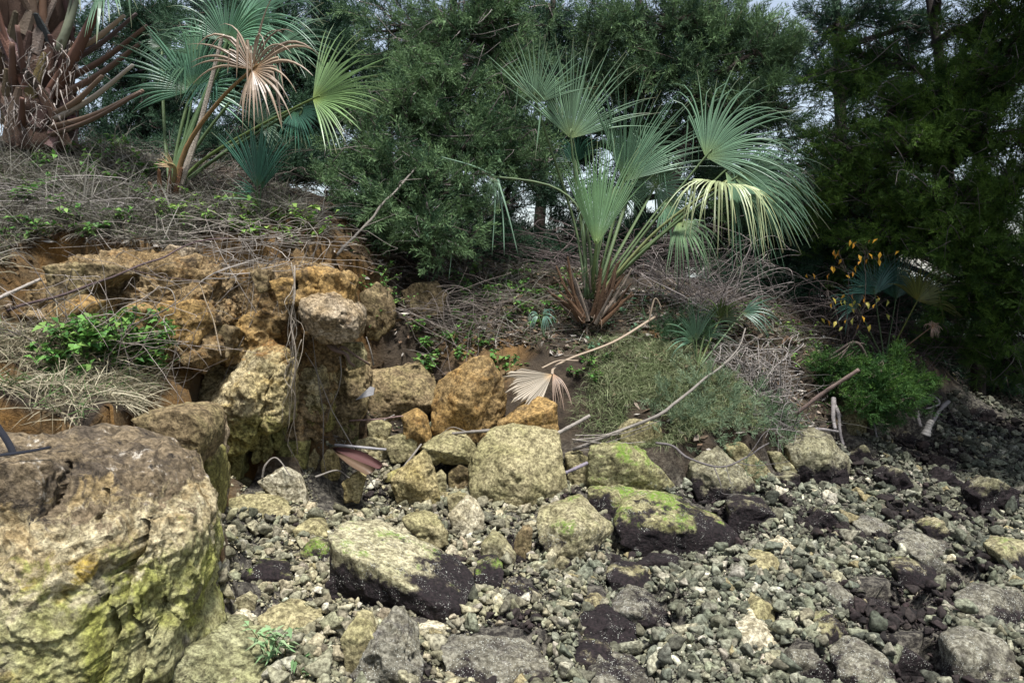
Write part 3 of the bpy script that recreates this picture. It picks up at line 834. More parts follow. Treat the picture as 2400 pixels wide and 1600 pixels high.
# --- fallen boulders along the foot of the bank
boulder('flat-topped brown boulder below the exposed roots', 5.75, [(850,867,.1),(984,848,.2),(1014,871,.15),(1026,902,.1),(1022,940),(991,959),(942,971),(842,978),(838,952),(846,921),(960,930,-.08)], back=.4, mat='brown', sub=6)
boulder('tall ochre boulder standing upright with a vertical ridge', 5.6, [(1137,829),(1148,833),(1158,852),(1183,894,.1),(1190,952,.1),(1167,985,.08),(1144,1018),(1091,1018,-.05),(1026,1020),(1012,1009),(1026,975,.05),(1020,902,.1),(1049,888,.08),(1064,867,.05),(1106,837),(1100,930,-.13)], back=.35, mat='ochre', sub=6, soft=70)
boulder('ochre boulder leaning on the tall upright one below the dead frond', 5.42, [(1160,1009),(1167,990),(1225,952,.05),(1263,925,.1),(1282,948,.05),(1305,948),(1313,990),(1309,1009),(1275,1018),(1183,1026),(1250,975,-.08)], back=.3, mat='ochre', sub=6)
boulder('small yellow boulder at the foot of the tall upright one', 5.42, [(942,975),(972,959),(999,982),(1010,1028),(980,1034),(945,1019),(975,1000,-.05)], back=.25, mat='ochre', sub=5)
boulder('olive boulder bridging a dark gap behind the pale flat-faced one', 5.2, [(984,1047),(1020,1030),(1049,1024),(1091,1028),(1118,1055),(1114,1088),(1060,1090),(1003,1090),(1050,1060,-.1)], back=.35, mat='olive', sub=6, sink=0)
boulder('yellow wedge-shaped boulder with a pointed top', 4.9, [(915,1121),(930,1107),(991,1054),(1003,1069),(1009,1107),(1030,1153),(1026,1170),(961,1175),(930,1163),(960,1130,-.1)], back=.25, mat='yellow', sub=6, soft=70)
boulder('dark stone standing in the gap beside the pale flat-faced boulder', 5.15, [(1049,1111),(1076,1088),(1102,1100),(1106,1153),(1053,1160)], back=.2, mat='brown', sub=5)
boulder('large pale olive boulder with a broad flat front face', 4.95,
        [(1120,1050,.12),(1150,1010,.2),(1215,1000,.22),(1250,1000,.22),(1312,1015,.2),(1325,1090,.1),(1330,1125,.08),(1290,1150,.02),(1225,1192,-.03),(1180,1197,-.03),(1105,1168),(1098,1115,.05),(1200,1100,-.06),(1240,1140,-.07)], back=.4, mat='olive', sub=6, soft=70, amp=.6)
boulder('grey lump of rock tucked right of the pale flat-faced boulder', 5.25, [(1325,1070),(1360,1060),(1385,1085),(1380,1150),(1335,1160)], back=.25, mat='olive', sub=5)
boulder('rough olive boulder beneath the end of the long grey branch', 5.1, [(1384,1050),(1451,1040),(1508,1062),(1545,1092),(1585,1138),(1590,1160),(1550,1170),(1458,1150),(1382,1126),(1374,1096),(1470,1090,-.08)], back=.4, mat='tide_hi', sub=6)
boulder('broken shelf of rock with black underside below the rough olive boulder', 4.9, [(1378,1152),(1412,1142,.05),(1458,1141,.1),(1575,1162,.1),(1570,1190),(1470,1236,-.05),(1430,1222),(1375,1175)], back=.3, mat='tide_hi', sub=6)
boulder('big moss-topped boulder blackened along its lower side', 4.5, [(1437,1232),(1466,1184,.1),(1508,1170,.15),(1565,1170,.2),(1642,1197,.2),(1700,1225,.15),(1738,1255,.1),(1690,1298),(1640,1322),(1546,1303,-.05),(1448,1278,-.05),(1560,1225,-.05)], back=.35, mat='tide_hi', sub=6)
boulder('angular barnacle-specked boulder with a black hollow', 4.15, [(1257,1199,.1),(1305,1184,.12),(1363,1172,.15),(1389,1195,.12),(1434,1228,.1),(1438,1248,.08),(1382,1268),(1366,1300),(1343,1322,-.05),(1309,1302,-.05),(1265,1270),(1253,1230,.05),(1350,1240,-.08)], back=.25, mat='tide', sub=6)
boulder('great tilted pale slab with a black algae-covered front edge', 3.42,
        [(767,1250,.25),(800,1222,.4),(872,1219,.45),(935,1243,.42),(1000,1273,.4),(1060,1308,.35),(1105,1353,.28),(1120,1387,.2),(1114,1445,.05),(1085,1465,0),(1040,1468,-.03),(960,1446,0),(880,1421,.08),(800,1396,.15),(765,1350,.2),
         (798,1290,.1),(870,1325,.03),(940,1365,-.03),(985,1402,-.06),(1050,1420,-.05)], back=.15, mat='slab', sub=6, soft=70, amp=.55)
boulder('purple-black weed-covered stone under the great tilted slab', 3.55, [(755,1370),(790,1345),(840,1370),(850,1420),(790,1425)], back=.25, mat='tide_dk', sub=5)
boulder('pointed grey stone behind the small mossy block', 3.95, [(1127,1282),(1148,1256),(1167,1262),(1208,1306),(1200,1331),(1179,1339),(1129,1310)], back=.2, mat='tide', sub=5)
boulder('small upright block with bright moss on top and black sides', 3.72, [(1116,1314,.1),(1140,1308,.12),(1167,1310,.12),(1179,1325,.08),(1177,1367),(1152,1402),(1118,1387),(1110,1344,.05)], back=.15, mat='tide_hi', sub=5)
boulder('flat dark-edged stone right of the mossy block', 3.7, [(1177,1382),(1215,1360,.08),(1259,1373,.08),(1268,1395),(1221,1416,-.03),(1181,1400)], back=.15, mat='tide', sub=5)
boulder('pale cream stone in front of the large flat-faced boulder', 4.5, [(1051,1207),(1091,1167,.05),(1118,1182,.05),(1133,1214),(1098,1240,-.03),(1062,1228)], back=.18, mat='pale', sub=5, soft=70)
boulder('jagged purple-grey rock with a pale crest', 2.9, [(805,1640),(845,1530),(873,1494,.05),(911,1452,.1),(936,1461,.1),(944,1509,.05),(972,1555,.02),(1010,1640),(900,1560,-.06)], back=.2, mat='barn', sub=6, amp=1.3)
boulder('long dark slab crusted with barnacles', 3.0, [(1028,1520,.1),(1045,1497,.2),(1087,1484,.25),(1164,1488,.25),(1221,1500,.22),(1260,1528,.15),(1292,1551,.08),(1300,1585),(1286,1625,-.05),(1150,1630,-.08),(1033,1575,0),(1150,1540,.02)], back=.15, mat='barn', sub=6)
boulder('tan-topped boulder with a skirt of black weed', 3.3, [(1357,1465,.1),(1374,1442,.16),(1420,1427,.2),(1458,1446,.18),(1495,1471,.12),(1499,1507,.05),(1477,1536),(1420,1524,-.04),(1368,1503,.02),(1430,1470,.02)], back=.15, mat='slab', sub=6)
boulder('dark barnacled boulder behind the tan-topped one', 3.5, [(1433,1427,.05),(1474,1392,.15),(1527,1404,.18),(1564,1440,.12),(1577,1484,.02),(1546,1494),(1495,1486),(1500,1440,-.04)], back=.18, mat='barn', sub=6)
boulder('flat grey stone with a black notch', 3.85, [(1422,1354),(1443,1331,.1),(1512,1339,.12),(1537,1379,.05),(1523,1400),(1451,1398)], back=.18, mat='tide', sub=5)
boulder('smooth yellow-olive stone left of the dark barnacled boulder', 3.6, [(1368,1413),(1401,1392,.06),(1433,1409,.06),(1412,1431),(1382,1434)], back=.14, mat='olive', sub=5)
boulder('green-topped stone with black weed on its near edge', 3.05, [(1340,1548),(1375,1515,.08),(1420,1513,.1),(1445,1537,.05),(1442,1562),(1350,1568)], back=.15, mat='tide', sub=5)
boulder('broad grey-green barnacled slab beside the long dark one', 2.9, [(1370,1600),(1412,1562,.1),(1489,1570,.12),(1530,1590,.06),(1545,1650),(1370,1650)], back=.2, mat='barn', sub=5)

# --- along the right-hand toe of the bank
boulder('olive rock poking out under the grass mound', 5.45, [(1450,1008),(1489,982),(1546,994),(1560,1036),(1527,1053),(1456,1040)], back=.3, mat='olive', sub=5)
boulder('yellow-grey boulder hung with a dead branch, black below', 5.1, [(1618,1094),(1653,1061,.08),(1691,1053,.1),(1737,1092,.08),(1764,1122,.05),(1772,1150),(1735,1205),(1665,1200),(1618,1135),(1680,1120,-.05)], back=.3, mat='tide_dk', sub=6)
boulder('leaning grey slab behind the branch-hung boulder', 5.35, [(1700,1050),(1745,1040),(1800,1095),(1830,1140),(1790,1160),(1740,1110)], back=.25, mat='olive', sub=5)
boulder('thin tilted slab between two dark boulders', 5.5, [(1800,1060),(1830,1058),(1872,1105),(1870,1122),(1835,1112)], back=.2, mat='tide', sub=5)
boulder('domed boulder covered in black weed beside the moss-topped one', 4.65, [(1705,1182),(1740,1166,.08),(1790,1173,.08),(1820,1205),(1822,1242),(1760,1247),(1708,1228)], back=.22, mat='tide_dk', sub=6)
boulder('big rounded olive boulder with a wide black base', 5.55, [(1848,1052),(1879,1021,.1),(1913,1009,.15),(1948,1021,.15),(1975,1054,.1),(1998,1092,.05),(1990,1150),(1960,1170),(1890,1160),(1858,1095),(1920,1060,-.05)], back=.35, mat='tide_dk', sub=6)
boulder('square black stone in front of the rounded olive boulder', 5.3, [(1812,1121),(1845,1112),(1877,1111),(1881,1155),(1825,1160)], back=.18, mat='tide_dk', sub=5)
boulder('yellow-brown rock face behind the hanging roots', 6.45, [(1968,980),(1998,952),(2038,958),(2046,1036),(1995,1058),(1972,1040)], back=.4, mat='olive', sub=5)
boulder('grey slanted rock face right of the hanging roots', 6.6, [(2042,965),(2064,955),(2092,1030),(2050,1050)], back=.35, mat='barn', sub=5)
for i, (lab, d, pts) in enumerate([
    ('black weedy stone below the yellow-brown rock face', 6.0, [(1988,1062),(2030,1043),(2062,1085),(2042,1115),(1993,1105)]),
    ('black weedy stone with a grey crown in the shade of the cedars', 5.45, [(2068,1122),(2110,1096),(2147,1140),(2132,1155),(2073,1150)]),
    ('brown stone resting on the black ones under the cedars', 6.2, [(2193,1098),(2220,1073),(2247,1085),(2232,1110)]),
    ('broad black weed-matted stone in the cedar shade', 5.0, [(2288,1165),(2340,1122),(2395,1150),(2395,1200),(2310,1200)]),
    ('low black stone beside the broad weed-matted one', 5.6, [(2198,1134),(2240,1108),(2268,1142),(2210,1150)]),
    ('black hump of weed alone on the open gravel', 4.6, [(1903,1232),(1935,1203),(1968,1225),(1963,1254),(1908,1250)]),
    ('dark rock at the very foot of the cedar roots', 6.9, [(2080,1040),(2130,1015),(2190,1040),(2185,1075),(2090,1080)]),
    ('large dark rock under the far end of the cedars', 8.2, [(2268,985),(2290,955),(2330,960),(2345,1000),(2275,1005)])]):
    boulder(lab, d, pts, back=.25, mat='tide_dk', sub=5, amp=1.1)
boulder('sunlit cream rock ledge at the far end of the shaded shore', 9.4, [(2215,930),(2235,918),(2268,920),(2305,940),(2298,962),(2225,960)], back=.6, mat='pale', sub=5)
boulder('yellow limestone wall in the gap under the cedars', 9.8, [(2160,880),(2200,860),(2240,875),(2250,915),(2170,925)], back=.6, mat='cliff', sub=5)
# --- boulders on the gravel to the right
for lab, d, mt, pts in [
    ('tan-crowned boulder with a black weedy front on the gravel', 3.9, 'tide', [(2106,1333),(2143,1319,.1),(2189,1331,.12),(2210,1367,.05),(2176,1404),(2112,1394),(2103,1352)]),
    ('barnacled grey slab behind the tan-crowned boulder', 4.05, 'barn', [(2150,1310),(2190,1300),(2250,1345),(2268,1380),(2230,1395),(2180,1340)]),
    ('long purple-grey slab lying across the gravel', 4.3, 'barn', [(2106,1278),(2147,1247,.12),(2208,1270,.12),(2248,1302,.05),(2227,1322),(2131,1299)]),
    ('round boulder thickly frosted with barnacles', 2.95, 'barn', [(1958,1640),(1965,1574),(1994,1534,.1),(2028,1515,.15),(2074,1534,.12),(2099,1566,.05),(2095,1640)]),
    ('off-white barnacled stone with a flat top', 3.15, 'pale', [(1739,1494),(1783,1463,.1),(1827,1498,.1),(1827,1522,.05),(1783,1543),(1743,1526)]),
    ('hulking grey barnacled boulder at the edge of the gravel', 2.95, 'barn', [(2240,1530),(2300,1488,.1),(2360,1508,.12),(2395,1560,.08),(2390,1650),(2235,1650)]),
    ('wide flat purple-grey rock sheet among the stones', 3.5, 'barn', [(2262,1425),(2320,1383,.15),(2405,1388,.2),(2440,1450,.1),(2350,1486),(2278,1466)]),
    ('dark green-black rock beyond the wide flat sheet', 4.0, 'tide', [(2338,1295),(2370,1268,.1),(2415,1273,.1),(2425,1335),(2370,1340)]),
    ('yellow-green stone with barnacles near the frosted boulder', 3.2, 'tide', [(1927,1482),(1955,1450,.08),(1985,1463,.1),(1998,1502,.05),(1950,1535),(1923,1512)]),
    ('upright tan stone between the pale one and the yellow-green one', 3.4, 'olive', [(1758,1442),(1785,1408,.06),(1812,1423,.08),(1820,1467),(1775,1480)]),
    ('grey oblong stone speckled white on the open gravel', 3.6, 'barn', [(1938,1402),(1965,1373,.06),(1992,1385,.08),(2013,1427),(1958,1434)]),
    ('yellow flat-sided block on the gravel', 4.0, 'olive', [(1754,1328),(1775,1308,.06),(1825,1308,.08),(1839,1342),(1800,1348)]),
    ('tan cap-shaped stone with a clean top', 4.2, 'pale', [(1806,1292),(1845,1265,.06),(1883,1290,.06),(1873,1304),(1818,1304)]),
    ('grey pointed stone with dark base left of the wide sheet', 3.75, 'tide', [(2010,1440),(2050,1405),(2110,1430),(2120,1465),(2040,1475)]),
    ('dull grey block half sunk near the purple slab', 4.6, 'barn', [(2010,1235),(2050,1215,.06),(2090,1235,.06),(2080,1262),(2020,1262)]),
    ('grey stone with a broken corner far out on the gravel', 4.5, 'tide', [(2170,1240),(2215,1222),(2230,1255),(2190,1270)]),
    ('mottled stone by the broken shelf of black weed', 4.3, 'tide', [(1420,1330),(1445,1310),(1470,1325),(1462,1345),(1428,1346)]),
    ('flat mussel-dark shelf below the moss-topped boulder', 4.25, 'tide_dk', [(1480,1335),(1530,1312),(1600,1318),(1630,1340),(1560,1358)]),
    ('lumpy white-crusted stone beside the frosted boulder', 3.0, 'barn', [(1840,1590),(1870,1550),(1930,1545),(1960,1590),(1950,1640),(1850,1640)]),
    ('green sloping stone beneath the hulking grey boulder', 3.1, 'tide', [(2100,1560),(2140,1530),(2190,1560),(2210,1620),(2110,1620)])]:
    boulder(lab, d, pts, back=.18, mat=mt, sub=5)
# --- stones on the rubble at the left
for lab, d, mt, pts in [
    ('long flat olive stone on the rubble before the cave', 4.55, 'olive', [(530,1170,.1),(580,1158,.14),(650,1163,.14),(689,1200,.08),(683,1228),(600,1224),(538,1194)]),
    ('olive hump-backed stone right of the long flat one', 4.25, 'olive', [(683,1242),(715,1218,.06),(750,1228,.06),(773,1257),(740,1272),(698,1266)]),
    ('dark stone flecked with moss near the great tilted slab', 3.72, 'tide_hi', [(558,1352),(600,1318,.08),(660,1323,.1),(685,1357),(650,1380),(590,1376)]),
    ('moss-capped stone left of the great tilted slab', 4.0, 'tide_hi', [(698,1292),(725,1268,.05),(765,1278,.06),(772,1322),(718,1330)]),
    ('pinkish white-scarred stone at the foot of the huge cracked boulder', 3.3, 'pale', [(533,1452),(560,1435,.05),(600,1443,.06),(598,1478),(548,1484)]),
    ('flat grey-green stone behind the sprouting weed', 3.22, 'olive', [(598,1452,.06),(660,1423,.12),(750,1443,.12),(763,1478),(690,1496),(608,1484)]),
    ('yellow rounded stone beside the jagged purple-grey rock', 2.95, 'olive', [(793,1502),(830,1448,.06),(865,1458,.06),(879,1492),(852,1556),(808,1550)]),
    ('white crumbling limestone patch at the cave threshold', 4.75, 'pale', [(600,1130),(655,1095),(700,1120),(720,1160),(650,1165)]),
    ('grey stone cupped under the curved root', 5.0, 'olive', [(545,1130),(570,1118),(595,1130),(585,1152),(550,1152)]),
    ('yellow stump-like stone next to the brown palm sheath', 5.1, 'yellow', [(750,1085),(765,1052),(785,1062),(792,1100),(760,1112)]),
    ('pointed yellow stone near the curved root', 5.15, 'yellow', [(712,1095),(735,1050),(745,1080),(742,1110),(715,1112)]),
    ('cream angular stone below the brown palm sheath', 4.8, 'yellow', [(800,1130),(835,1108),(855,1125),(840,1155),(805,1155)]),
    ('olive stone on the rubble slope under the brown boulder', 5.4, 'olive', [(893,1042),(910,1025),(950,1018),(979,1035),(972,1057),(918,1063)]),
    ('grey rubble stone above the olive one', 5.5, 'olive', [(859,994),(888,984),(917,1000),(907,1022),(863,1019)]),
    ('mossy rubble stone in the crook of the bank', 5.5, 'mossy', [(785,1005),(815,992),(840,1000),(838,1034),(792,1036)]),
    ('broad knobby rubble stone behind the palm sheath', 5.45, 'olive', [(830,1035),(870,1022),(912,1040),(905,1062),(840,1064)]),
    ('small dark cube of rock beside the wedge-shaped boulder', 5.0, 'olive', [(1012,1118),(1030,1108),(1045,1120),(1043,1160),(1015,1160)]),
    ('brown-grey stone lying before the pointed wedge', 4.7, 'olive', [(1045,1170),(1075,1158),(1100,1170),(1095,1190),(1055,1192)]),
    ('flat gravelly stone behind the tilted slab', 4.2, 'olive', [(940,1215),(985,1202,.08),(1025,1215,.08),(1050,1250),(1010,1262),(955,1240)]),
    ('brown tilted stone left of the angular barnacled boulder', 4.1, 'brown', [(1205,1275),(1225,1240),(1250,1238),(1245,1275),(1222,1288)]),
    ('grey-olive stone flanking the angular barnacled boulder', 4.0, 'tide', [(1290,1335),(1315,1312),(1340,1320),(1340,1345),(1300,1352)]),
    ('dark stone in a dip by the pinkish one', 3.4, 'tide', [(545,1410),(575,1395),(600,1410),(590,1438),(550,1440)]),
    ('pale purple-grey ledge beyond the jagged rock', 3.3, 'pale', [(960,1480),(1000,1465),(1060,1478),(1050,1495),(970,1500)])]:
    boulder(lab, d, pts, back=.15, mat=mt, sub=5)

build_ground()

# ---------------------------------------------------------------- loose stones, one object each
def in_rock(x, y, k=1.0):
    m = np.zeros(len(x), bool)
    for rx, ry, sx, sy, _ in ROCKS:
        m |= ((x - rx) / (sx * k)) ** 2 + ((y - ry) / (sy * k)) ** 2 < 1
    return m

LOOKS = [('grey-green', (0.21, 0.215, 0.165), 'mid', 'grey-green stone', 'stone'),
         ('tan', (0.33, 0.275, 0.165), 'mid', 'tan stone', 'stone'),
         ('pale', (0.50, 0.45, 0.34), 'mid', 'whitish stone', 'stone'),
         ('weedy', (0.17, 0.165, 0.13), 'mid_dk', 'weed-blackened stone', 'stone'),
         ('yellow', (0.3, 0.26, 0.11), 'mid', 'yellow rubble stone', 'stone')]
def stone_shape(seed, sub, fl=0.62):
    r = np.random.default_rng(seed)
    pts = unit(r.normal(size=(9, 3))) * r.uniform(0.75, 1.1, (9, 1)) * np.array([1.0, r.uniform(.6, .85), fl * r.uniform(.8, 1.15)])
    V, F, D, S = hull_body(pts, sub, 40)
    V = V + D * (0.10 * fbm(V * 1.7 + seed, 3, seed) + 0.06 * fbm(V * 5 + seed, 3, seed + 4))[:, None]
    return V, F

def scatter_stones():
    meshes = {}
    for li, (nm, col, mt, lab, cat) in enumerate(LOOKS):
        for s in range(6):
            V, F = stone_shape(100 + s, 4)
            g = Geo()
            g.add(V, F, None, np.array(col) * RNG.uniform(.85, 1.15))
            meshes[(li, s)] = g.mesh('stone', M[mt])
    n = 0
    tries = 0
    xs, ys, rs = [], [], []
    while n < 285 and tries < 9000:
        tries += 1
        y = RNG.uniform(2.7, 7.2)
        x = RNG.uniform(-1.6, 5.0)
        if abs(x) > y * 0.68: continue
        r = RNG.choice([0.035, 0.045, 0.06, 0.08], p=[.28, .34, .25, .13]) * RNG.uniform(.85, 1.2)
        hb = Hbase([x], [y])[0]
        if hb > 0.42: continue
        talus = hb > 0.1 and x < 0.3
        if in_rock(np.array([x]), np.array([y]), 1.0)[0]: continue
        if any((x - a) ** 2 + (y - b) ** 2 < (r + c) ** 2 * 0.9 for a, b, c in zip(xs, ys, rs)): continue
        if not talus and hb > 0.2: continue
        if talus: li = 4 if RNG.random() < .6 else 2
        else:
            w_ = np.array([.55, .15, .12, .18]) if x > 0.9 else np.array([.4, .34, .18, .08])
            li = int(RNG.choice(4, p=w_))
        z = H([x], [y])[0]
        o = link('stone', meshes[(li, int(RNG.integers(6)))], (x, y, z + r * 0.28))
        o.scale = (r, r * RNG.uniform(.85, 1.1), r * RNG.uniform(.8, 1.15))
        o.rotation_euler = (RNG.uniform(-.4, .4), RNG.uniform(-.4, .4), RNG.uniform(0, 6.28))
        nb = min((q for q in RLAB if len(q[2].split()) < 11), key=lambda q: (q[0] - x) ** 2 + (q[1] - y) ** 2)[2]
        size_w = 'small' if r < .05 else 'fist-sized' if r < .075 else 'large'
        tag(o, f"{size_w} {LOOKS[li][3]} near the {nb}", 'stone', LOOKS[li][0] + ' loose stones on the shore')
        xs.append(x); ys.append(y); rs.append(r)
        n += 1
scatter_stones()

def pebbles():
    protos = [proto_obj('pebble_shape', *stone_shape(300 + s, 3), M['pebble']) for s in range(10)]
    POS, EUL, SC, CO = [], [], [], []
    for big, N, rlo, rhi, ymax in ((True, 850, .055, .085, 8.5), (True, 6600, .034, .06, 9.0), (True, 23000, .015, .036, 9.6), (False, 48000, .006, .015, 6.5)):
        y = RNG.uniform(2.4, ymax, N * 3) if big else 2.5 + 4.0 * RNG.random(N * 3) ** 1.3
        x = RNG.uniform(-0.68, 0.95, N * 3) * y
        hb = Hbase(x, y)
        ok = (hb < 0.24 + 0.16 * (x < 0.2)) & ~in_rock(x, y, 1.08 if rlo > .03 else .78)
        x, y = x[ok][:N], y[ok][:N]
        N2 = len(x)
        z = H(x, y)
        r = rlo * (rhi / rlo) ** (RNG.random(N2) ** 1.5)
        pos = np.stack([x, y, z + r * RNG.uniform(.0, .75, N2)], 1)
        # colour: tan and cream towards the rubble, grey-green out on the flat; black weed in drifts
        t = .3 + sstep(-0.6, 1.1, x - 0.25 * (y - 3)) + 0.35 * fbm(pos * 1.3, 3, 51)
        u = RNG.random(N2)[:, None]
        tanc = np.array([.27, .245, .165]) * (1 - u) + np.array([.43, .37, .27]) * u
        grc = np.array([.12, .125, .10]) * (1 - u) + np.array([.29, .28, .22]) * u
        tt = np.clip(t + RNG.normal(0, .28, N2), 0, 1)[:, None]
        C = tanc * (1 - tt) + grc * tt
        pale = RNG.random(N2) < 0.09
        C[pale] = np.array([.55, .5, .42])
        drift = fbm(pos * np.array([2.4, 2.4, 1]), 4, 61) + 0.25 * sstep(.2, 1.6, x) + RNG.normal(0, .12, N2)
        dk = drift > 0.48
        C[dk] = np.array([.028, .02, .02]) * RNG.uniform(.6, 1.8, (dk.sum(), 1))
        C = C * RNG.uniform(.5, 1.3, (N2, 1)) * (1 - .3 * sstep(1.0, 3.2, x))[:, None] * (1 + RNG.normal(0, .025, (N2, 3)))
        POS.append(pos)
        EUL.append(np.stack([RNG.normal(0, .45, N2), RNG.normal(0, .45, N2), RNG.uniform(0, 6.28, N2)], 1))
        SC.append(r)
        CO.append(C)
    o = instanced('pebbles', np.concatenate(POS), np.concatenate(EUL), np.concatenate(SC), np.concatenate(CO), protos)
    tag(o, 'carpet of small mixed pebbles covering the shore', 'pebbles', kind='stuff')
pebbles()

# ---------------------------------------------------------------- fan palms
def fan_geo(g, hub, tip, normal, spread, nseg=44, fuse=0.42, droop=0.5, cup=0.25, seed=0, col=(.1, .2, .1), breakp=0.09, lobes=0.72, wide=1.0, irr=.2):
    """a fan blade: pleated segments joined near the hub, free and drooping towards their tips"""
    r = np.random.default_rng(seed + 900)
    hub, tip = np.asarray(hub, float), np.asarray(tip, float)
    a = tip - hub
    R = np.linalg.norm(a)
    a = a / R
    nrm = np.asarray(normal, float)
    nrm = unit(nrm - a * (nrm @ a))
    b = np.cross(nrm, a)
    K = 10
    sp = math.radians(spread)
    dphi = sp / nseg
    s = np.linspace(0.02, 1, K)
    col = np.array(col)
    for i in range(nseg):
        phi = -sp / 2 + dphi * (i + 0.5) + r.normal(0, dphi * 0.12)
        d0 = unit(a * math.cos(phi) + b * math.sin(phi) + nrm * cup * (abs(math.sin(phi * 0.8)) - 0.15))
        L = R * (lobes + (1 - lobes) * math.cos(phi * 0.55)) * r.uniform(1 - irr, 1.07)
        dr = droop * r.uniform(.5, 1.5)
        f = fuse * r.uniform(.9, 1.12)
        brk = r.random() < breakp
        p = hub + d0 * (0.02 * L)
        pts = [p]
        dirs = [d0]
        sf = f + r.uniform(.1, .4) * (1 - f)
        twist = r.normal(0, .4)
        for k in range(1, K):
            t = max(0.0, (s[k] - f) / (1 - f))
            dd = d0 + np.array([0, 0, -1.0]) * dr * t * 1.5 + b * twist * t * .4
            if brk and s[k] > sf:
                dd = d0 * 0.15 + np.array([0, 0, -1.0])
            dd = unit(dd)
            p = p + dd * L * (s[k] - s[k - 1])
            pts.append(p)
            dirs.append(dd)
        pts, dirs = np.array(pts), np.array(dirs)
        wf = f * L * math.tan(dphi / 2) * 1.06 * wide
        t = np.clip((s - f) / (1 - f), 0, 1)
        hw = np.where(s < f, s * L * math.tan(dphi / 2) * 1.03 * wide, wf * (1 - t) ** 0.9 * .92 + 0.0008)
        side = unit(np.cross(np.broadcast_to(nrm, dirs.shape), dirs))
        up = np.cross(dirs, side)
        fold = 0.85 if fuse > 0.3 else 0.6
        tw = (twist * 2 * t)[:, None]
        side = unit(side * np.cos(tw) + up * np.sin(tw))
        Lf, Rt = pts - side * hw[:, None], pts + side * hw[:, None]
        Md = pts + up * (hw * fold)[:, None]
        V = np.stack([Lf, Md, Rt], 1).reshape(-1, 3)
        k = np.arange(K - 1)[:, None] * 3
        Q = np.concatenate([k + np.array([[0, 1, 4, 3]]), k + np.array([[1, 2, 5, 4]])])
        c = col * r.uniform(.7, 1.3)
        cc = np.tile(c, (len(V), 1))
        tt = np.repeat(t, 3)[:, None]
        hubmix = np.repeat(np.clip(1 - s / 0.22, 0, 1), 3)[:, None] * 0.6
        cc = cc * (1 - hubmix) + (c * np.array([1.9, 1.35, .7])) * hubmix
        if r.random() < .45:
            cc = cc * (1 - 0.6 * np.clip(tt * 3 - 2, 0, 1)) + np.array([.3, .24, .13]) * 0.6 * np.clip(tt * 3 - 2, 0, 1)
        g.add(V, None, Q, cc)

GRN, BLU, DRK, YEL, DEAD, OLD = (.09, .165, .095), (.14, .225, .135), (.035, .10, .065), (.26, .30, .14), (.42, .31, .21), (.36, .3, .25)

def palm_frond(root, hub, tip, d_hub, d_tip, base, spread, normal=(0, -1, .35), mids=(), col=GRN, stalk_r=.012, stalk_col=None, **kw):
    """frond = blade mesh, its stalk a child of the blade"""
    hb, tp = P(hub[0], hub[1], d_hub), P(tip[0], tip[1], d_tip)
    g = Geo()
    fan_geo(g, hb, tp, normal, spread, col=col, **kw)
    fr = geo_obj('frond', g, M['palm'], parent=root, smooth=False)
    if base is not None:
        path = [np.asarray(base, float)] + [P(*m) for m in mids] + [hb, hb + unit(tp - hb) * 0.06]
        pts = smooth_path(path, 18)
        sg = Geo()
        sc = stalk_col or tuple(np.array(col) * 0.5 + np.array([.05, .06, .015]))
        tube(sg, pts, np.linspace(stalk_r * 1.7, stalk_r * .6, 18), 6, sc, flat=.6)
        me = sg.mesh('stalk', M['stalk'], True, np.array(root.location))
        link('stalk', me, (0, 0, 0), fr)
    return fr

def boot_geo(g, p0, p1, w0, w1, col, seed, split=True):
    """a split leaf base: flat tapering strap with thickness, widened and forked at its foot"""
    r = np.random.default_rng(seed)
    pts = smooth_path([p0, (np.asarray(p0) * .5 + np.asarray(p1) * .5) + r.normal(0, .012, 3), p1], 8)
    ax = unit(np.asarray(p1, float) - np.asarray(p0, float))
    out = unit(np.array([ax[0] * .4 + r.normal(0, .2), -1.0, 0.3]))
    side = unit(np.cross(ax, out))
    up = unit(np.cross(side, ax))
    wds = np.linspace(w0, w1, 8)
    th = np.linspace(.007, .005, 8) + w1 * .05
    ang = np.linspace(0, 2 * math.pi, 8, endpoint=False)
    ca, sa = np.cos(ang), np.sin(ang)
    V = pts[:, None] + (wds[:, None] * np.sign(ca)[None] * np.abs(ca)[None] ** .6)[..., None] * side + (th[:, None] * (np.sign(sa) * np.abs(sa) ** .5)[None] - 0.45 * wds[:, None] * (np.abs(ca)[None] ** 2))[..., None] * up
    n = 8
    V = V.reshape(-1, 3)
    i = np.arange(7)[:, None] * n
    j = np.arange(n)[None]
    j2 = (j + 1) % n
    Q = np.stack([i + j, i + j2, i + n + j2, i + n + j], -1).reshape(-1, 4)
    V = np.vstack([V, pts[0], pts[-1] + ax * r.uniform(0, .02)])
    T = [[64, (a + 1) % n, a] for a in range(n)] + [[65, 56 + a, 56 + (a + 1) % n] for a in range(n)]
    cc = np.tile(np.array(col), (len(V), 1))
    k = np.clip(np.arange(len(V)) / 64, 0, 1)[:, None]
    cc = cc * (1.1 - .25 * k)
    g.add(V, T, Q, cc)

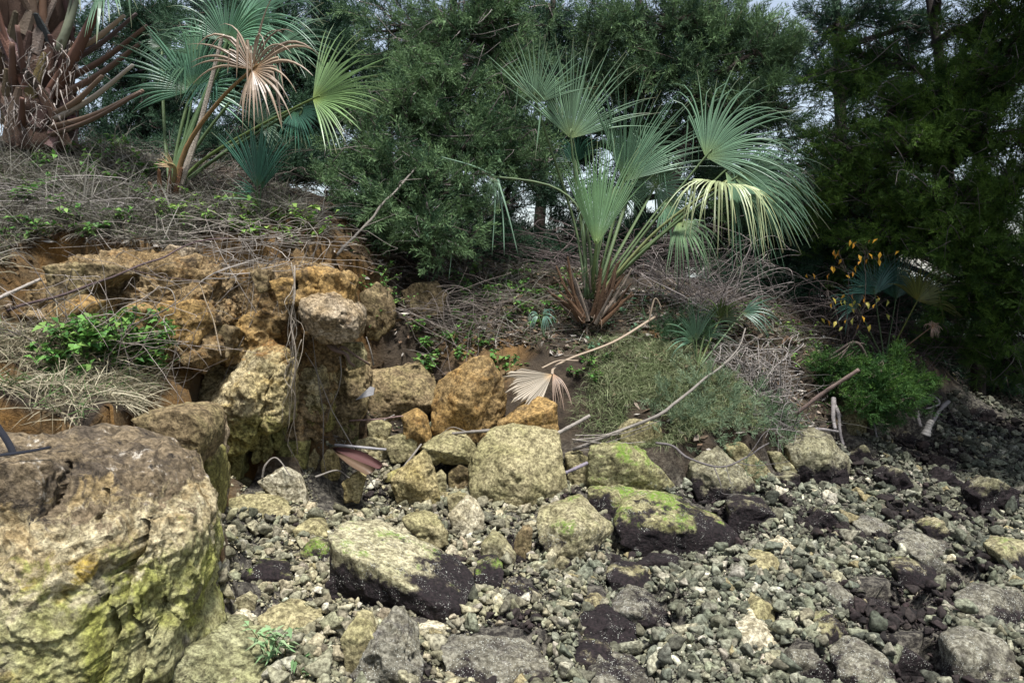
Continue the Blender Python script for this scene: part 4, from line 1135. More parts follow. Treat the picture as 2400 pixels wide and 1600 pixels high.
# --- the blue-green palm in the middle of the bank
def centre_palm():
    b0 = P(1385, 745, 6.45)
    root = empty('fan_palm', b0)
    tag(root, 'blue-green fan palm with splayed brown leaf bases on the middle of the bank', 'palm')
    base = P(1385, 700, 6.45)
    F = [ # hub, tip, d_hub, d_tip, spread, normal, mids, colour, extra
        ((1257,243),(1292,80),6.55,6.45,125,(-.1,-1,.2),[(1345,520,6.75)],BLU,dict(nseg=34,droop=.15,fuse=.36,lobes=.6)),
        ((1338,325),(1388,95),6.6,6.55,130,(.1,-1,.25),[(1365,560,6.65)],BLU,dict(nseg=44,droop=.22,fuse=.38,lobes=.62)),
        ((1462,425),(1570,195),6.65,6.6,105,(.2,-1,.2),[(1420,590,6.5)],GRN,dict(nseg=46,droop=.18,fuse=.4)),
        ((1397,578),(1415,318),6.2,6.25,62,(.25,-1,.1),[(1390,660,6.3)],(.105,.185,.085),dict(nseg=40,droop=.06,fuse=.5,breakp=.05)),
        ((1535,438),(1565,350),6.75,6.6,320,(-.1,-1,.3),[(1450,590,6.55)],BLU,dict(nseg=48,droop=.35,fuse=.5,lobes=.85)),
        ((1653,368),(1850,215),6.45,6.35,150,(.05,-1,.5),[(1500,560,6.45)],(.13,.22,.135),dict(nseg=52,droop=.6,fuse=.38,lobes=.78)),
        ((1722,418),(1975,430),6.3,6.15,115,(-.05,-1,.55),[(1540,560,6.4)],(.125,.21,.13),dict(nseg=46,droop=1.15,fuse=.36,breakp=.12)),
        ((1700,400),(1930,560),6.35,6.1,100,(-.05,-1,.6),[(1540,560,6.4)],GRN,dict(nseg=34,droop=1.2,fuse=.3,breakp=.15)),
        ((1420,480),(1330,420),6.6,6.3,150,(-.2,-1,.5),[(1400,600,6.5)],(.1,.18,.11),dict(nseg=30,droop=1.1,fuse=.35,breakp=.15)),
        ((1500,380),(1620,330),6.9,6.8,160,(.1,-1,.4),[(1430,590,6.6)],BLU,dict(nseg=34,droop=.6,fuse=.4,breakp=.1)),
        ((1590,520),(1700,640),6.5,6.2,120,(.0,-1,.6),[(1460,620,6.45)],(.12,.19,.1),dict(nseg=26,droop=1.6,fuse=.25,breakp=.2)),
        ((1690,432),(1800,425),6.15,5.35,175,(.1,.1,1),[(1540,540,6.3)],(.31,.35,.18),dict(nseg=40,droop=1.9,fuse=.26,breakp=.28,lobes=.8,wide=1.15,cup=.1,irr=.3)),
        ((1160,415),(1145,480),6.5,6.35,70,(.3,-1,.2),[(1370,520,6.45),(1300,440,6.5)],(.15,.23,.15),dict(nseg=9,droop=2.2,fuse=.2,breakp=.5,wide=.7)),
        ((1560,470),(1650,560),6.7,6.6,140,(.0,-1,.6),[(1460,600,6.55)],GRN,dict(nseg=30,droop=1.3,fuse=.35)),
        ((1440,445),(1480,540),6.9,6.8,160,(.0,-1,.6),[(1400,600,6.6)],BLU,dict(nseg=26,droop=1.0,fuse=.35)),
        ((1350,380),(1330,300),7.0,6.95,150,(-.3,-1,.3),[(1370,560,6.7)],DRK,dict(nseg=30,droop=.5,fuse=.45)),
    ]
    for i, (h, t, dh, dt, sp, nr, md, c, ex) in enumerate(F):
        palm_frond(root, h, t, dh, dt, base + np.array([RNG.normal(0, .03), RNG.normal(0, .03), 0]), sp, nr, md, c, seed=i + 1, stalk_r=.013, **ex)
    # the long bent segment hanging left
    g = Geo()
    for pts in ([(1160,415,6.5),(1110,390,6.4),(1035,368,6.3)], [(1055,520,6.5),(1060,570,6.45),(1052,655,6.4)], [(1160,418,6.5),(1160,480,6.45),(1153,600,6.4)], [(1165,418,6.5),(1190,500,6.4),(1215,600,6.4)], [(1165,420,6.5),(1178,500,6.45),(1182,598,6.4)]):
        tube(g, smooth_path([P(*q) for q in pts], 10), np.linspace(.012, .003, 10), 4, (.16, .25, .17), flat=.2, up=(0, 1, .1))
    geo_obj('hanging_leaf', g, M['palm'], parent=root)
    # leaf bases
    r = np.random.default_rng(77)
    for k in range(38):
        tx = 1383 + r.uniform(-1, 1) * 105
        ln = r.uniform(70, 175) * (1 - .25 * abs(tx - 1383) / 105)
        ty = 752 - ln * r.uniform(.9, 1.1)
        dd = r.uniform(-.28, .12)
        old = r.random() < .3
        c = np.array((.27, .22, .18) if old else (.14, .08, .045)) * r.uniform(.5, 1.2)
        g = Geo()
        p0 = P(1383 + (tx - 1383) * r.uniform(.1, .32), 762 - r.uniform(0, 25), 6.4 + dd * .45)
        boot_geo(g, p0, P(tx, ty, 6.45 + dd), r.uniform(.013, .026), r.uniform(.004, .009), c, k)
        geo_obj('leaf_base', g, M['boot'], parent=root, smooth=False)
    g = Geo()
    for q in range(140):
        p = P(1383 + r.normal(0, 40), r.uniform(640, 765), 6.4 + r.uniform(-.2, .1))
        e = p + np.array([r.normal(0, .06), r.normal(0, .03), r.normal(0, .08)])
        tube(g, smooth_path([p, (p + e) / 2 + r.normal(0, .015, 3), e], 5), np.linspace(r.uniform(.002, .005), .001, 5), 3, np.array([.3, .22, .16]) * r.uniform(.4, 1.3), flat=.4)
    geo_obj('fibre', g, M['boot'], parent=root)['kind'] = 'stuff'
centre_palm()

def left_palm():
    b0 = P(395, 480, 5.75)
    root = empty('fan_palm', b0)
    tag(root, 'green fan palm with one dried tan frond on the high bank', 'palm')
    base = P(395, 470, 5.75)
    F = [((453,212),(452,5),5.9,5.85,230,(.1,-1,.3),[(430,330,5.85)],(.1,.21,.125),dict(nseg=46,droop=.35,fuse=.42)),
         ((532,100),(585,-70),5.8,5.7,205,(.0,-1,.35),[(450,300,5.8)],(.105,.215,.125),dict(nseg=46,droop=.55,fuse=.4,lobes=.85)),
         ((379,110),(355,40),6.3,6.25,240,(.0,-1,.4),[(385,300,6.0)],GRN,dict(nseg=34,droop=.9,fuse=.35)),
         ((591,163),(735,45),5.35,5.2,285,(-.25,-1,.1),[(440,340,5.65),(520,230,5.5)],(.27,.2,.14),dict(nseg=38,droop=.8,fuse=.36,breakp=.3,irr=.35,lobes=.75,stalk_col=(.24,.15,.07))),
         ((733,232),(912,165),5.65,5.5,150,(-.15,-1,.5),[(470,380,5.8),(600,300,5.7)],(.15,.24,.09),dict(nseg=38,droop=.35,fuse=.42)),
         ((608,292),(665,230),5.95,5.9,200,(.1,-1,.3),[(470,400,5.85)],BLU,dict(nseg=32,droop=.5,fuse=.4)),
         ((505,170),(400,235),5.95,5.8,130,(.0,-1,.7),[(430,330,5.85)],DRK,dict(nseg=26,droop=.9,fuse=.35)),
         ((560,70),(770,-30),5.9,5.75,150,(.0,-1,.6),[(450,300,5.8)],(.1,.2,.12),dict(nseg=36,droop=.8,fuse=.35)),
         ((470,130),(320,70),6.0,5.9,150,(.0,-1,.6),[(420,320,5.85)],GRN,dict(nseg=32,droop=.9,fuse=.35)),
         ((640,120),(790,60),5.9,5.8,110,(.0,-1,.8),[(470,330,5.85)],GRN,dict(nseg=30,droop=.5,fuse=.4)),
         ((690,260),(760,330),5.8,5.7,140,(.0,-1,.8),[(480,390,5.85)],DRK,dict(nseg=26,droop=.7,fuse=.35)),
         ((410,395),(370,365),5.6,5.55,70,(.1,-1,.3),[],(.34,.24,.13),dict(nseg=10,droop=.2,fuse=.5))]
    for i, (h, t, dh, dt, sp, nr, md, c, ex) in enumerate(F):
        palm_frond(root, h, t, dh, dt, base + np.array([RNG.normal(0, .02), RNG.normal(0, .02), 0]), sp, nr, md, c, seed=40 + i, **ex)
    for k, (x0, y0, x1, y1, c) in enumerate([(385,500,372,400,(.2,.1,.05)),(400,505,398,400,(.22,.11,.055)),(410,500,425,395,(.18,.09,.045)),(395,505,520,85,(.42,.37,.31)),(392,500,350,430,(.25,.17,.1))]):
        g = Geo()
        boot_geo(g, P(x0, y0, 5.72), P(x1, y1, 5.62), .028, .012, c, 60 + k)
        geo_obj('leaf_base', g, M['boot'], parent=root, smooth=False)
left_palm()

def small_palm(label, base, fr, seed, **kw):
    b = P(*base)
    root = empty('young_fan_palm', b)
    tag(root, label, 'palm')
    for i, (h, t, dh, dt, sp, c, ex) in enumerate(fr):
        palm_frond(root, h, t, dh, dt, b, sp, ex.pop('normal', (.1, -1, .3)), (), c, seed=seed + i, stalk_r=.006, **ex)
small_palm('dark blue-green seedling palm fan at the lip of the high bank', (607,505,5.55),
    [((603,440),(600,282),5.55,5.5,75,DRK,dict(nseg=24,droop=.12,fuse=.6)), ((598,450),(545,420),5.5,5.4,70,DRK,dict(nseg=7,droop=.2,fuse=.3)), ((612,445),(650,330),5.6,5.55,50,DRK,dict(nseg=9,droop=.1,fuse=.4)),
     ((600,470),(520,440),5.5,5.4,50,(.06,.13,.06),dict(nseg=3,droop=.3,fuse=.2))], 80)
small_palm('small drooping palm tuft in the weeds left of the middle palm', (1275,790,6.05),
    [((1274,740),(1310,735),6.05,5.95,200,(.11,.21,.16),dict(nseg=14,droop=1.5,fuse=.2)), ((1262,740),(1225,740),6.05,6.0,120,(.11,.2,.15),dict(nseg=8,droop=1.6,fuse=.2))], 90)
small_palm('dark young palm standing on the grassy mound beside the brush', (1634,865,5.9),
    [((1632,800),(1625,700),5.95,5.9,70,(.045,.085,.05),dict(nseg=18,droop=.3,fuse=.4)), ((1687,747),(1720,690),6.1,6.0,190,(.07,.10,.03),dict(nseg=20,droop=.5,fuse=.5)),
     ((1650,790),(1710,740),6.0,5.9,80,(.05,.10,.05),dict(nseg=12,droop=.6,fuse=.3)), ((1625,800),(1560,760),6.0,5.9,90,(.09,.17,.1),dict(nseg=12,droop=.7,fuse=.3)), ((1740,735),(1830,720),6.2,6.1,100,(.08,.15,.1),dict(nseg=14,droop=.8,fuse=.3))], 100)
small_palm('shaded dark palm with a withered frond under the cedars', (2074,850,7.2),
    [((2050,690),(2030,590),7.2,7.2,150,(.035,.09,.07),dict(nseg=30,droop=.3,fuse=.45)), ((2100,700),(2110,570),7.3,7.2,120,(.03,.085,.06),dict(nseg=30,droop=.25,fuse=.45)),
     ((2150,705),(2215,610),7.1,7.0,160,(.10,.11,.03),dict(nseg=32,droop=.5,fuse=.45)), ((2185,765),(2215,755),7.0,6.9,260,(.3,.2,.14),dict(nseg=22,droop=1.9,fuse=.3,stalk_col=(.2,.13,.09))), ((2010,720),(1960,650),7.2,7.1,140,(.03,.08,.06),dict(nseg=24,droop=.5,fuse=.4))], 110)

def trunk_palm():
    b0 = P(95, 335, 6.0)
    root = empty('cabbage_palm', b0)
    tag(root, 'thick palm trunk wrapped in crisscross leaf bases with bare reddish stalks', 'palm')
    g = Geo()
    path = smooth_path([P(95, 355, 6.02), P(85, 250, 6.0), P(85, 120, 6.0), P(88, -120, 6.0)], 26)
    tube(g, path, .2 + .02 * np.sin(np.arange(26)), 18, (.09, .055, .04))
    geo_obj('trunk', g, M['boot'], parent=root)
    c_ = np.array([.21, .14, .115])
    k = 0
    top = P(88, -300, 6.0)
    # crossed boots wound round the trunk
    for row in range(7):
        for a in range(9):
            th = math.radians(-90 + (a - 4) * 38 + row * 19)
            py = 335 - row * 42
            ctr = P(92 - row * 2, py, 6.0)
            s = 1 if (a + row) % 2 else -1
            p0 = ctr + np.array([math.cos(th) * .19, math.sin(th) * .19, -.03])
            th2 = th + s * .75
            p1 = ctr + np.array([math.cos(th2) * .255, math.sin(th2) * .255, .34])
            g = Geo()
            boot_geo(g, p0, p1, .072, .02, c_ * RNG.uniform(.35, 1.25) + RNG.normal(0, .012, 3), 200 + k)
            geo_obj('leaf_base', g, M['boot'], parent=root, smooth=False)
            k += 1
    # long bare stalks
    for x0, y0, x1, y1, d1, r0, cc in [(120,225,245,-15,5.7,.045,(.15,.08,.06)),(60,130,55,-60,5.8,.05,(.2,.13,.1)),(95,110,100,-60,5.8,.05,(.22,.13,.09)),(85,100,70,-60,5.75,.045,(.24,.17,.13)),(45,200,-20,-30,5.7,.04,(.17,.09,.07)),
                         (135,120,190,-30,5.9,.03,(.2,.22,.16)),(140,100,175,-40,5.95,.026,(.22,.24,.18)),(150,130,292,36,5.8,.028,(.42,.33,.27)),(155,150,320,32,5.9,.026,(.14,.1,.1)),(150,190,345,60,5.8,.028,(.16,.1,.08)),
                         (140,225,330,100,5.8,.03,(.17,.11,.09)),(130,280,312,152,5.6,.024,(.46,.42,.38)),(125,270,240,178,5.6,.026,(.24,.17,.13)),(120,300,335,212,5.55,.026,(.25,.18,.14)),(110,320,330,216,5.5,.022,(.16,.11,.09)),
                         (30,240,28,100,5.65,.035,(.14,.08,.06)),(50,310,52,230,5.6,.03,(.13,.07,.055)),(20,270,-40,120,5.7,.035,(.2,.12,.1)),(70,240,40,60,5.65,.035,(.15,.085,.07))]:
        g = Geo()
        p0, p1 = P(x0, y0, 5.9), P(x1, y1, d1)
        mid = (p0 + p1) / 2 + np.array([0, 0, -.03])
        tube(g, smooth_path([p0, mid, p1], 12), np.linspace(r0 * 1.25, r0 * .55, 12), 7, cc, flat=.55)
        geo_obj('stalk', g, M['stalk'], parent=root)
    # frayed pale fibres
    g = Geo()
    for i in range(170):
        px, py = RNG.uniform(-10, 190), RNG.uniform(90, 300)
        p = P(px, py, 5.72 + abs(px - 90) * .0012)
        q = p + np.array([RNG.normal(0, .05), -.03, RNG.normal(-.06, .05)])
        e = q + np.array([RNG.normal(0, .05), RNG.normal(0, .02), -RNG.uniform(.02, .12)])
        tube(g, smooth_path([p, q, e], 6), np.linspace(RNG.uniform(.004, .011), .001, 6), 3, np.array([.45, .4, .37]) * RNG.uniform(.4, 1.2), flat=.3)
    geo_obj('fibre', g, M['boot'], parent=root)['kind'] = 'stuff'
    for i, (hx, hy, tx, ty) in enumerate([(250,-40,420,-200),(60,-160,40,-420),(-60,-60,-300,-150),(180,-130,300,-380),(-20,-200,-200,-420)]):
        palm_frond(root, (hx, hy), (tx, ty), 5.7, 5.5, None, 220, (0, -.8, .6), (), GRN, seed=300 + i, nseg=34, droop=.5)
trunk_palm()

# --- fallen frond among the boulders
def fallen_frond():
    root = empty('fallen_palm_frond', P(1290, 900, 5.55))
    tag(root, 'dead grey-tan palm frond draped over the boulders with its long stalk upslope', 'palm frond')
    palm_frond(root, (1294,877), (1195,930), 5.62, 5.5, None, 75, (.3, -1, .6), (), (.37,.32,.25), seed=400, nseg=22, fuse=.85, droop=.15, breakp=0, wide=1.1)
    palm_frond(root, (1296,875), (1335,955), 5.6, 5.45, None, 55, (-.3, -1, .4), (), (.33,.24,.18), seed=401, nseg=9, fuse=.25, droop=.9, breakp=.1, lobes=.95)
    for pts, r0 in ([(1294,877,5.62),(1300,860,5.7),(1340,838,5.8),(1440,800,6.0),(1535,742,6.25)], .014), ([(1270,862,5.6),(1310,845,5.7),(1355,845,5.75)], .01), ([(1520,755,6.2),(1535,700,6.2),(1550,720,6.2)], .008):
        g = Geo()
        tube(g, smooth_path([P(*q) for q in pts], 24), np.linspace(r0 * .8, r0, 24), 6, (.34, .27, .21), flat=.6)
        geo_obj('stalk', g, M['stalk'], parent=root)
fallen_frond()

# ---------------------------------------------------------------- cedars
def make_plumes():
    """feathery cedar sprays: a twig with side sprigs, each a handful of slender blades"""
    out = []
    for s in range(7):
        r = np.random.default_rng(500 + s)
        V, T = [], []
        def blade(p, d, L, wd):
            d = unit(d)
            side = unit(np.cross(d, r.normal(size=3)))
            n = len(V)
            V.extend([p - side * wd, p + side * wd, p + d * L])
            T.append([n, n + 1, n + 2])
        ns = 13
        for i in range(ns):
            t = (i + .5) / ns
            p = np.array([t, .06 * math.sin(3 * t + s), .05 * math.cos(4 * t + s)])
            sl = .42 * (1 - t) ** .7 * r.uniform(.6, 1.1) + .08
            ang = r.uniform(0, 6.28)
            d = unit(np.array([.75, math.cos(ang) * .75, math.sin(ang) * .6]))
            m = 6
            for k in range(m):
                u = (k + .3) / m
                q = p + d * sl * u
                dd = d * 1.0 + r.normal(0, .42, 3) + np.array([.25, 0, 0])
                blade(q, dd, sl * r.uniform(.3, .5) + .03, .017)
            blade(p, d, sl, .008)
        blade(np.array([0, 0, 0]), np.array([1, 0, 0]), 1.0, .008)
        out.append((np.array(V), np.array(T)))
    return out
PLUMES = make_plumes()

def basis(d, roll):
    d = unit(d)
    ref = np.where(np.abs(d[:, 2:3]) > .9, np.array([[1.0, 0, 0]]), np.array([[0, 0, 1.0]]))
    b = unit(np.cross(ref, d))
    c = np.cross(d, b)
    cr, sr = np.cos(roll)[:, None], np.sin(roll)[:, None]
    return np.stack([d, b * cr + c * sr, -b * sr + c * cr], -1)

PLUME_OBJ = [proto_obj('cedar_spray', V, T, M['needle']) for V, T in PLUMES]

def dir_euler(d, rng):
    """euler angles that turn +X to a direction, with a random roll"""
    R = basis(d, rng.uniform(0, 6.28, len(d)))
    return np.stack([np.arctan2(R[:, 2, 1], R[:, 2, 2]), -np.arcsin(np.clip(R[:, 2, 0], -1, 1)), np.arctan2(R[:, 1, 0], R[:, 0, 0])], 1)

def cedar(label, trunk, blobs, c0, c1, psize=.2, tr=.07, seed=0, twigs=10, wood=(.10, .075, .06), bare=0, lean=(0, 0, 0), name='cedar_tree', dens=2.6):
    """trunk: list of (px, py, d); blobs: (px, py, d, rx_px, ry_px, rd_m, plumes)"""
    r = np.random.default_rng(700 + seed)
    tp = smooth_path([P(*t) for t in trunk], 20)
    tp[0, 2] = min(tp[0, 2], H([tp[0, 0]], [tp[0, 1]])[0] - .05)
    root = empty(name, tp[0])
    tag(root, label, 'tree')
    g = Geo()
    tube(g, wobble(tp, .05, seed, 2), np.linspace(tr, tr * .35, 20), 8, wood)
    geo_obj('trunk', g, M['wood'], parent=root)
    bg = Geo()
    AP, AE, AS, AC = [], [], [], []
    for bi, (px, py, d, rx, ry, rd, n) in enumerate(blobs):
        c = P(px, py, d)
        rad = np.array([rx * d / FPX, rd, ry * d / FPX])
        j = np.argmin(np.abs(tp[:, 2] - (c[2] - rad[2] * .6)))
        a = tp[max(j, 2)]
        lim = wobble(smooth_path([a, (a * .5 + c * .5) + r.normal(0, .12, 3), c], 12), .06, bi + seed * 3, 3)
        tube(bg, lim, np.linspace(tr * .5, .012, 12), 5, wood)
        # branchlets through the clump; sprays sit along them
        n = int(n * dens)
        nb = max(4, int(n / 14))
        u = unit(r.normal(size=(nb, 3)))
        ends = c + u * rad * (r.random((nb, 1)) ** .33)
        pos, dr, tipw = [], [], []
        for e in ends:
            k = r.integers(4, 12)
            s0 = lim[k]
            m = (s0 + e) / 2 + r.normal(0, .07, 3) + np.array([0, 0, -.04])
            br = smooth_path([s0, m, e], 9)
            if r.random() < twigs / 10.0:
                tube(bg, br, np.linspace(.009, .003, 9), 3, np.array(wood) * r.uniform(.7, 2.2))
            mm = max(2, int(round(n / nb)))
            t = 1 - r.random(mm) ** 1.6 * .75
            q = br[np.clip((t * 8).astype(int), 0, 8)] + r.normal(0, .035, (mm, 3))
            out = unit(e - s0)
            dd = out * .8 + r.normal(0, .55, (mm, 3)) + np.array([0, -.15, .3])
            pos.append(q); dr.append(dd); tipw.append(t)
        pos, dr = np.concatenate(pos), np.concatenate(dr)
        sc = psize * r.uniform(.6, 1.3, len(pos))
        tw = np.concatenate(tipw)
        mixv = np.clip(r.normal(.32, .25, len(pos)) + .35 * fbm(pos * 2.2, 2, seed) + .5 * sstep(.8, 1.0, tw), 0, 1)[:, None]      # fresh growth at the branch tips
        cols = np.array(c0) * (1 - mixv) + np.array(c1) * mixv
        AP.append(pos); AE.append(dir_euler(dr, r)); AS.append(sc); AC.append(cols * r.uniform(.8, 1.2, (len(pos), 1)))
        for q in range(int(bare * n / (20 * dens))):
            e = c + unit(r.normal(size=3)) * rad * r.uniform(.5, 1.15)
            s0 = lim[r.integers(3, 12)]
            m1, m2 = s0 * .6 + e * .4 + r.normal(0, .1, 3), s0 * .3 + e * .7 + r.normal(0, .1, 3)
            tube(bg, smooth_path([s0, m1, m2, e], 12), np.linspace(.007, .002, 12), 3, np.array([.22, .19, .17]) * r.uniform(.5, 1.4))
    geo_obj('branches', bg, M['wood'], parent=root)['kind'] = 'stuff'
    o = instanced('foliage', np.concatenate(AP), np.concatenate(AE), np.concatenate(AS), np.concatenate(AC), PLUME_OBJ, root)
    o['kind'] = 'stuff'
    return root

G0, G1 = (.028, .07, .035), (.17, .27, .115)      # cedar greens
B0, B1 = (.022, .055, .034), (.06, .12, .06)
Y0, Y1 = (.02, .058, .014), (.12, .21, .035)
cedar('feathery green cedar leaning over the bank between the two big palms', [(1010,640,7.3),(1000,500,7.3),(1010,300,7.4),(1060,60,7.5),(1090,-200,7.6)],
      [(1080,70,7.3,190,110,.5,330),(900,60,7.6,130,90,.4,110),(1180,30,7.4,120,70,.4,150),(1060,190,7.1,170,90,.45,300),(960,270,6.9,150,90,.4,240),(1100,330,6.8,170,80,.4,260),(900,380,6.6,150,90,.4,260),
       (1020,440,6.5,170,80,.4,280),(880,480,6.4,120,70,.35,170),(1010,540,6.4,130,55,.3,170),(1190,250,7.1,90,110,.4,150),(1270,370,7.0,80,70,.35,100),(830,330,6.8,80,70,.3,90),(780,440,6.5,60,60,.3,70),(1090,-140,7.5,260,140,.7,160),(1210,130,7.3,90,70,.3,110)],
      G0, G1, .17, .06, 1, bare=2.4, dens=2.0, wood=(.07,.055,.045))
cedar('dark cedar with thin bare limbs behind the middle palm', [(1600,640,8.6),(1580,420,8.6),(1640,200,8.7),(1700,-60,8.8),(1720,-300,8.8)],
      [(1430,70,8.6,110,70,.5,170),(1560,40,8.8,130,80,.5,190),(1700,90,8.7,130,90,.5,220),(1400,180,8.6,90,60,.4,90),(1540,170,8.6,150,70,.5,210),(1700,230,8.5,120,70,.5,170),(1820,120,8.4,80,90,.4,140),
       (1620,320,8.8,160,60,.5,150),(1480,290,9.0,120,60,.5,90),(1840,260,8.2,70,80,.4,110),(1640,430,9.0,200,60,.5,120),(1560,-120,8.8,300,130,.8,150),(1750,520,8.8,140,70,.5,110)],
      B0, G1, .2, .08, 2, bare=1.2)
cedar('big dense yellow-green cedar overhanging the dark end of the shore', [(2290,900,8.6),(2280,700,8.5),(2230,420,8.4),(2200,150,8.4),(2180,-150,8.4),(2180,-500,8.4)],
      [(2180,210,7.2,130,70,.5,220),(2320,180,7.0,110,80,.5,200),(2080,260,7.4,110,70,.45,170),(1960,330,7.5,90,80,.4,140),(2140,330,7.1,140,70,.5,250),(2300,310,6.9,130,80,.5,240),(2030,440,7.4,110,80,.45,190),
       (2180,450,7.0,140,80,.5,260),(2330,450,6.8,120,90,.5,240),(2060,570,7.4,110,70,.4,150),(2230,570,7.0,140,70,.5,230),(2370,600,6.7,100,100,.5,200),(2260,690,7.2,140,70,.5,190),(2370,760,6.8,90,90,.5,160),
       (1950,200,7.7,80,60,.4,90),(2010,110,7.9,90,60,.4,70),(2300,60,7.2,120,60,.4,90),(2380,100,6.8,80,80,.4,110),(2250,800,7.6,120,50,.4,110),(2370,870,7.4,80,50,.4,90),(1930,470,7.9,90,80,.4,110),
       (2550,300,6.3,160,220,.9,260),(2550,650,6.0,150,160,.8,200),(2180,-140,7.4,350,120,.9,300),(2500,-60,6.6,250,160,.9,260),(2300,-280,6.2,420,130,1.3,300),(2750,-250,5.6,420,200,1.2,300),(2150,-420,7.0,420,150,1.3,260),(2650,100,6.0,200,200,.9,200),(1960,620,8.2,100,80,.5,110)],  # unseen clumps high above the frame are added to deepen the shade below
      Y0, Y1, .15, .08, 3, bare=2.5, dens=3.0, wood=(.045,.035,.03))
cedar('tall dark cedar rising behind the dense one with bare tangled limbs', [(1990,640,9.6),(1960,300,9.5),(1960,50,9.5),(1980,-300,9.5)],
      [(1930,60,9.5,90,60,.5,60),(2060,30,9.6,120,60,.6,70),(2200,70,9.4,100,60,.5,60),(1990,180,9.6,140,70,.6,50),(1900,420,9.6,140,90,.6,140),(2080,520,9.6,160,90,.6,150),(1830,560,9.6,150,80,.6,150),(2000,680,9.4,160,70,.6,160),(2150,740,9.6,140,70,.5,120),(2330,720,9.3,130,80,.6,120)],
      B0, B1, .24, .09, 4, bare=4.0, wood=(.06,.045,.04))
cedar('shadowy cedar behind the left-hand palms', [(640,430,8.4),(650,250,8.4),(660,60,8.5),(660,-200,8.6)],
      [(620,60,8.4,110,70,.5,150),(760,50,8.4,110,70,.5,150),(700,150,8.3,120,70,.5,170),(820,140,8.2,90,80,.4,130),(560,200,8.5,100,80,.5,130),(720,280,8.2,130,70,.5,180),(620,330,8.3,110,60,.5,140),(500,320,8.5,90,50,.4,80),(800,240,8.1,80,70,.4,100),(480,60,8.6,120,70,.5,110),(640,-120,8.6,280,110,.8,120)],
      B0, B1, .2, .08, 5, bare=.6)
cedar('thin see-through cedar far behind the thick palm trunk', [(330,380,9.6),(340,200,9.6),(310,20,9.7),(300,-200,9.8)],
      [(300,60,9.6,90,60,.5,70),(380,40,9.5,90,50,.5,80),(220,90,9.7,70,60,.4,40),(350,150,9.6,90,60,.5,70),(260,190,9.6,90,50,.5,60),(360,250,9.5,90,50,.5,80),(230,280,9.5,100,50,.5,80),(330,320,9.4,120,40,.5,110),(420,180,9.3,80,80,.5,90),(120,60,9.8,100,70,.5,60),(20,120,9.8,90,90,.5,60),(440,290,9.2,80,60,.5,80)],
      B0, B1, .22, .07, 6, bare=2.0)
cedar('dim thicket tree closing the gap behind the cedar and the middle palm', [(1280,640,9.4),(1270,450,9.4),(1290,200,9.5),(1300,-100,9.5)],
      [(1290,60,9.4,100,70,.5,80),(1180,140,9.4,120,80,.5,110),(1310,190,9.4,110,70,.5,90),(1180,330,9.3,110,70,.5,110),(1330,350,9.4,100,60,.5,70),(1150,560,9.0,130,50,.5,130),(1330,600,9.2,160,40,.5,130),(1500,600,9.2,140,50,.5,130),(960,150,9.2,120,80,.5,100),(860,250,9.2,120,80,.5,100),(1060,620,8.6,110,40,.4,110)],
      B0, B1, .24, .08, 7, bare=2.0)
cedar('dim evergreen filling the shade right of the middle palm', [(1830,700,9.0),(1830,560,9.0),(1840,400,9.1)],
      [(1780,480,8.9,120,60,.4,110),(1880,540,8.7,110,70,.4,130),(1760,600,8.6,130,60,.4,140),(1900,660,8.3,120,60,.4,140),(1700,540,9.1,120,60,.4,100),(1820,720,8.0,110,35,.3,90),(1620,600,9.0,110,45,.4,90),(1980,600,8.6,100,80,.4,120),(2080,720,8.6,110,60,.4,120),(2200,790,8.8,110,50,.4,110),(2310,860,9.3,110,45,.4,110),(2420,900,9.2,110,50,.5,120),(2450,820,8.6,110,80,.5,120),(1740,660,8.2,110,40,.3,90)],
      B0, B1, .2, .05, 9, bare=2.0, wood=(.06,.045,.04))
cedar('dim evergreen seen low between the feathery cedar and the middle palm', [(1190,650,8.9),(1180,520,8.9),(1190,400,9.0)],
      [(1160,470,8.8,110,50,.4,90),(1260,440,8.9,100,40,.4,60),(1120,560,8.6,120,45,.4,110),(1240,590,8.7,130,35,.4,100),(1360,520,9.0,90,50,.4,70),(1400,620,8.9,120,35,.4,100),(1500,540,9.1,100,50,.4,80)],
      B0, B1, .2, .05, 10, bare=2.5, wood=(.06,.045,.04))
cedar('dim evergreen on the crest behind the left-hand palms', [(560,460,8.0),(560,380,8.0),(560,300,8.0)],
      [(540,360,7.9,110,50,.4,100),(660,380,7.8,120,45,.4,120),(760,380,7.7,90,60,.4,110),(440,350,8.2,90,40,.4,70),(620,280,8.2,110,50,.4,90)],
      B0, B1, .2, .05, 11, bare=1.5, wood=(.06,.045,.04))
cedar('wide unseen cedar added to shade the dark end of the shore', [(4300,700,5.5),(4200,0,5.5),(3900,-600,5.4),(3700,-1200,5.2)],  # stands out of view, added so its crown darkens the right-hand shore
      [(3300,-900,4.6,560,380,1.3,600),(3900,-500,5.0,520,420,1.2,460),(2900,-700,5.6,420,300,1.0,420),(3500,-650,4.5,500,350,1.1,420),(3500,-1500,4.6,560,360,1.2,200),(4200,100,5.2,420,380,1.0,160)],
      B0, G1, .34, .12, 12, wood=(.06,.045,.04))
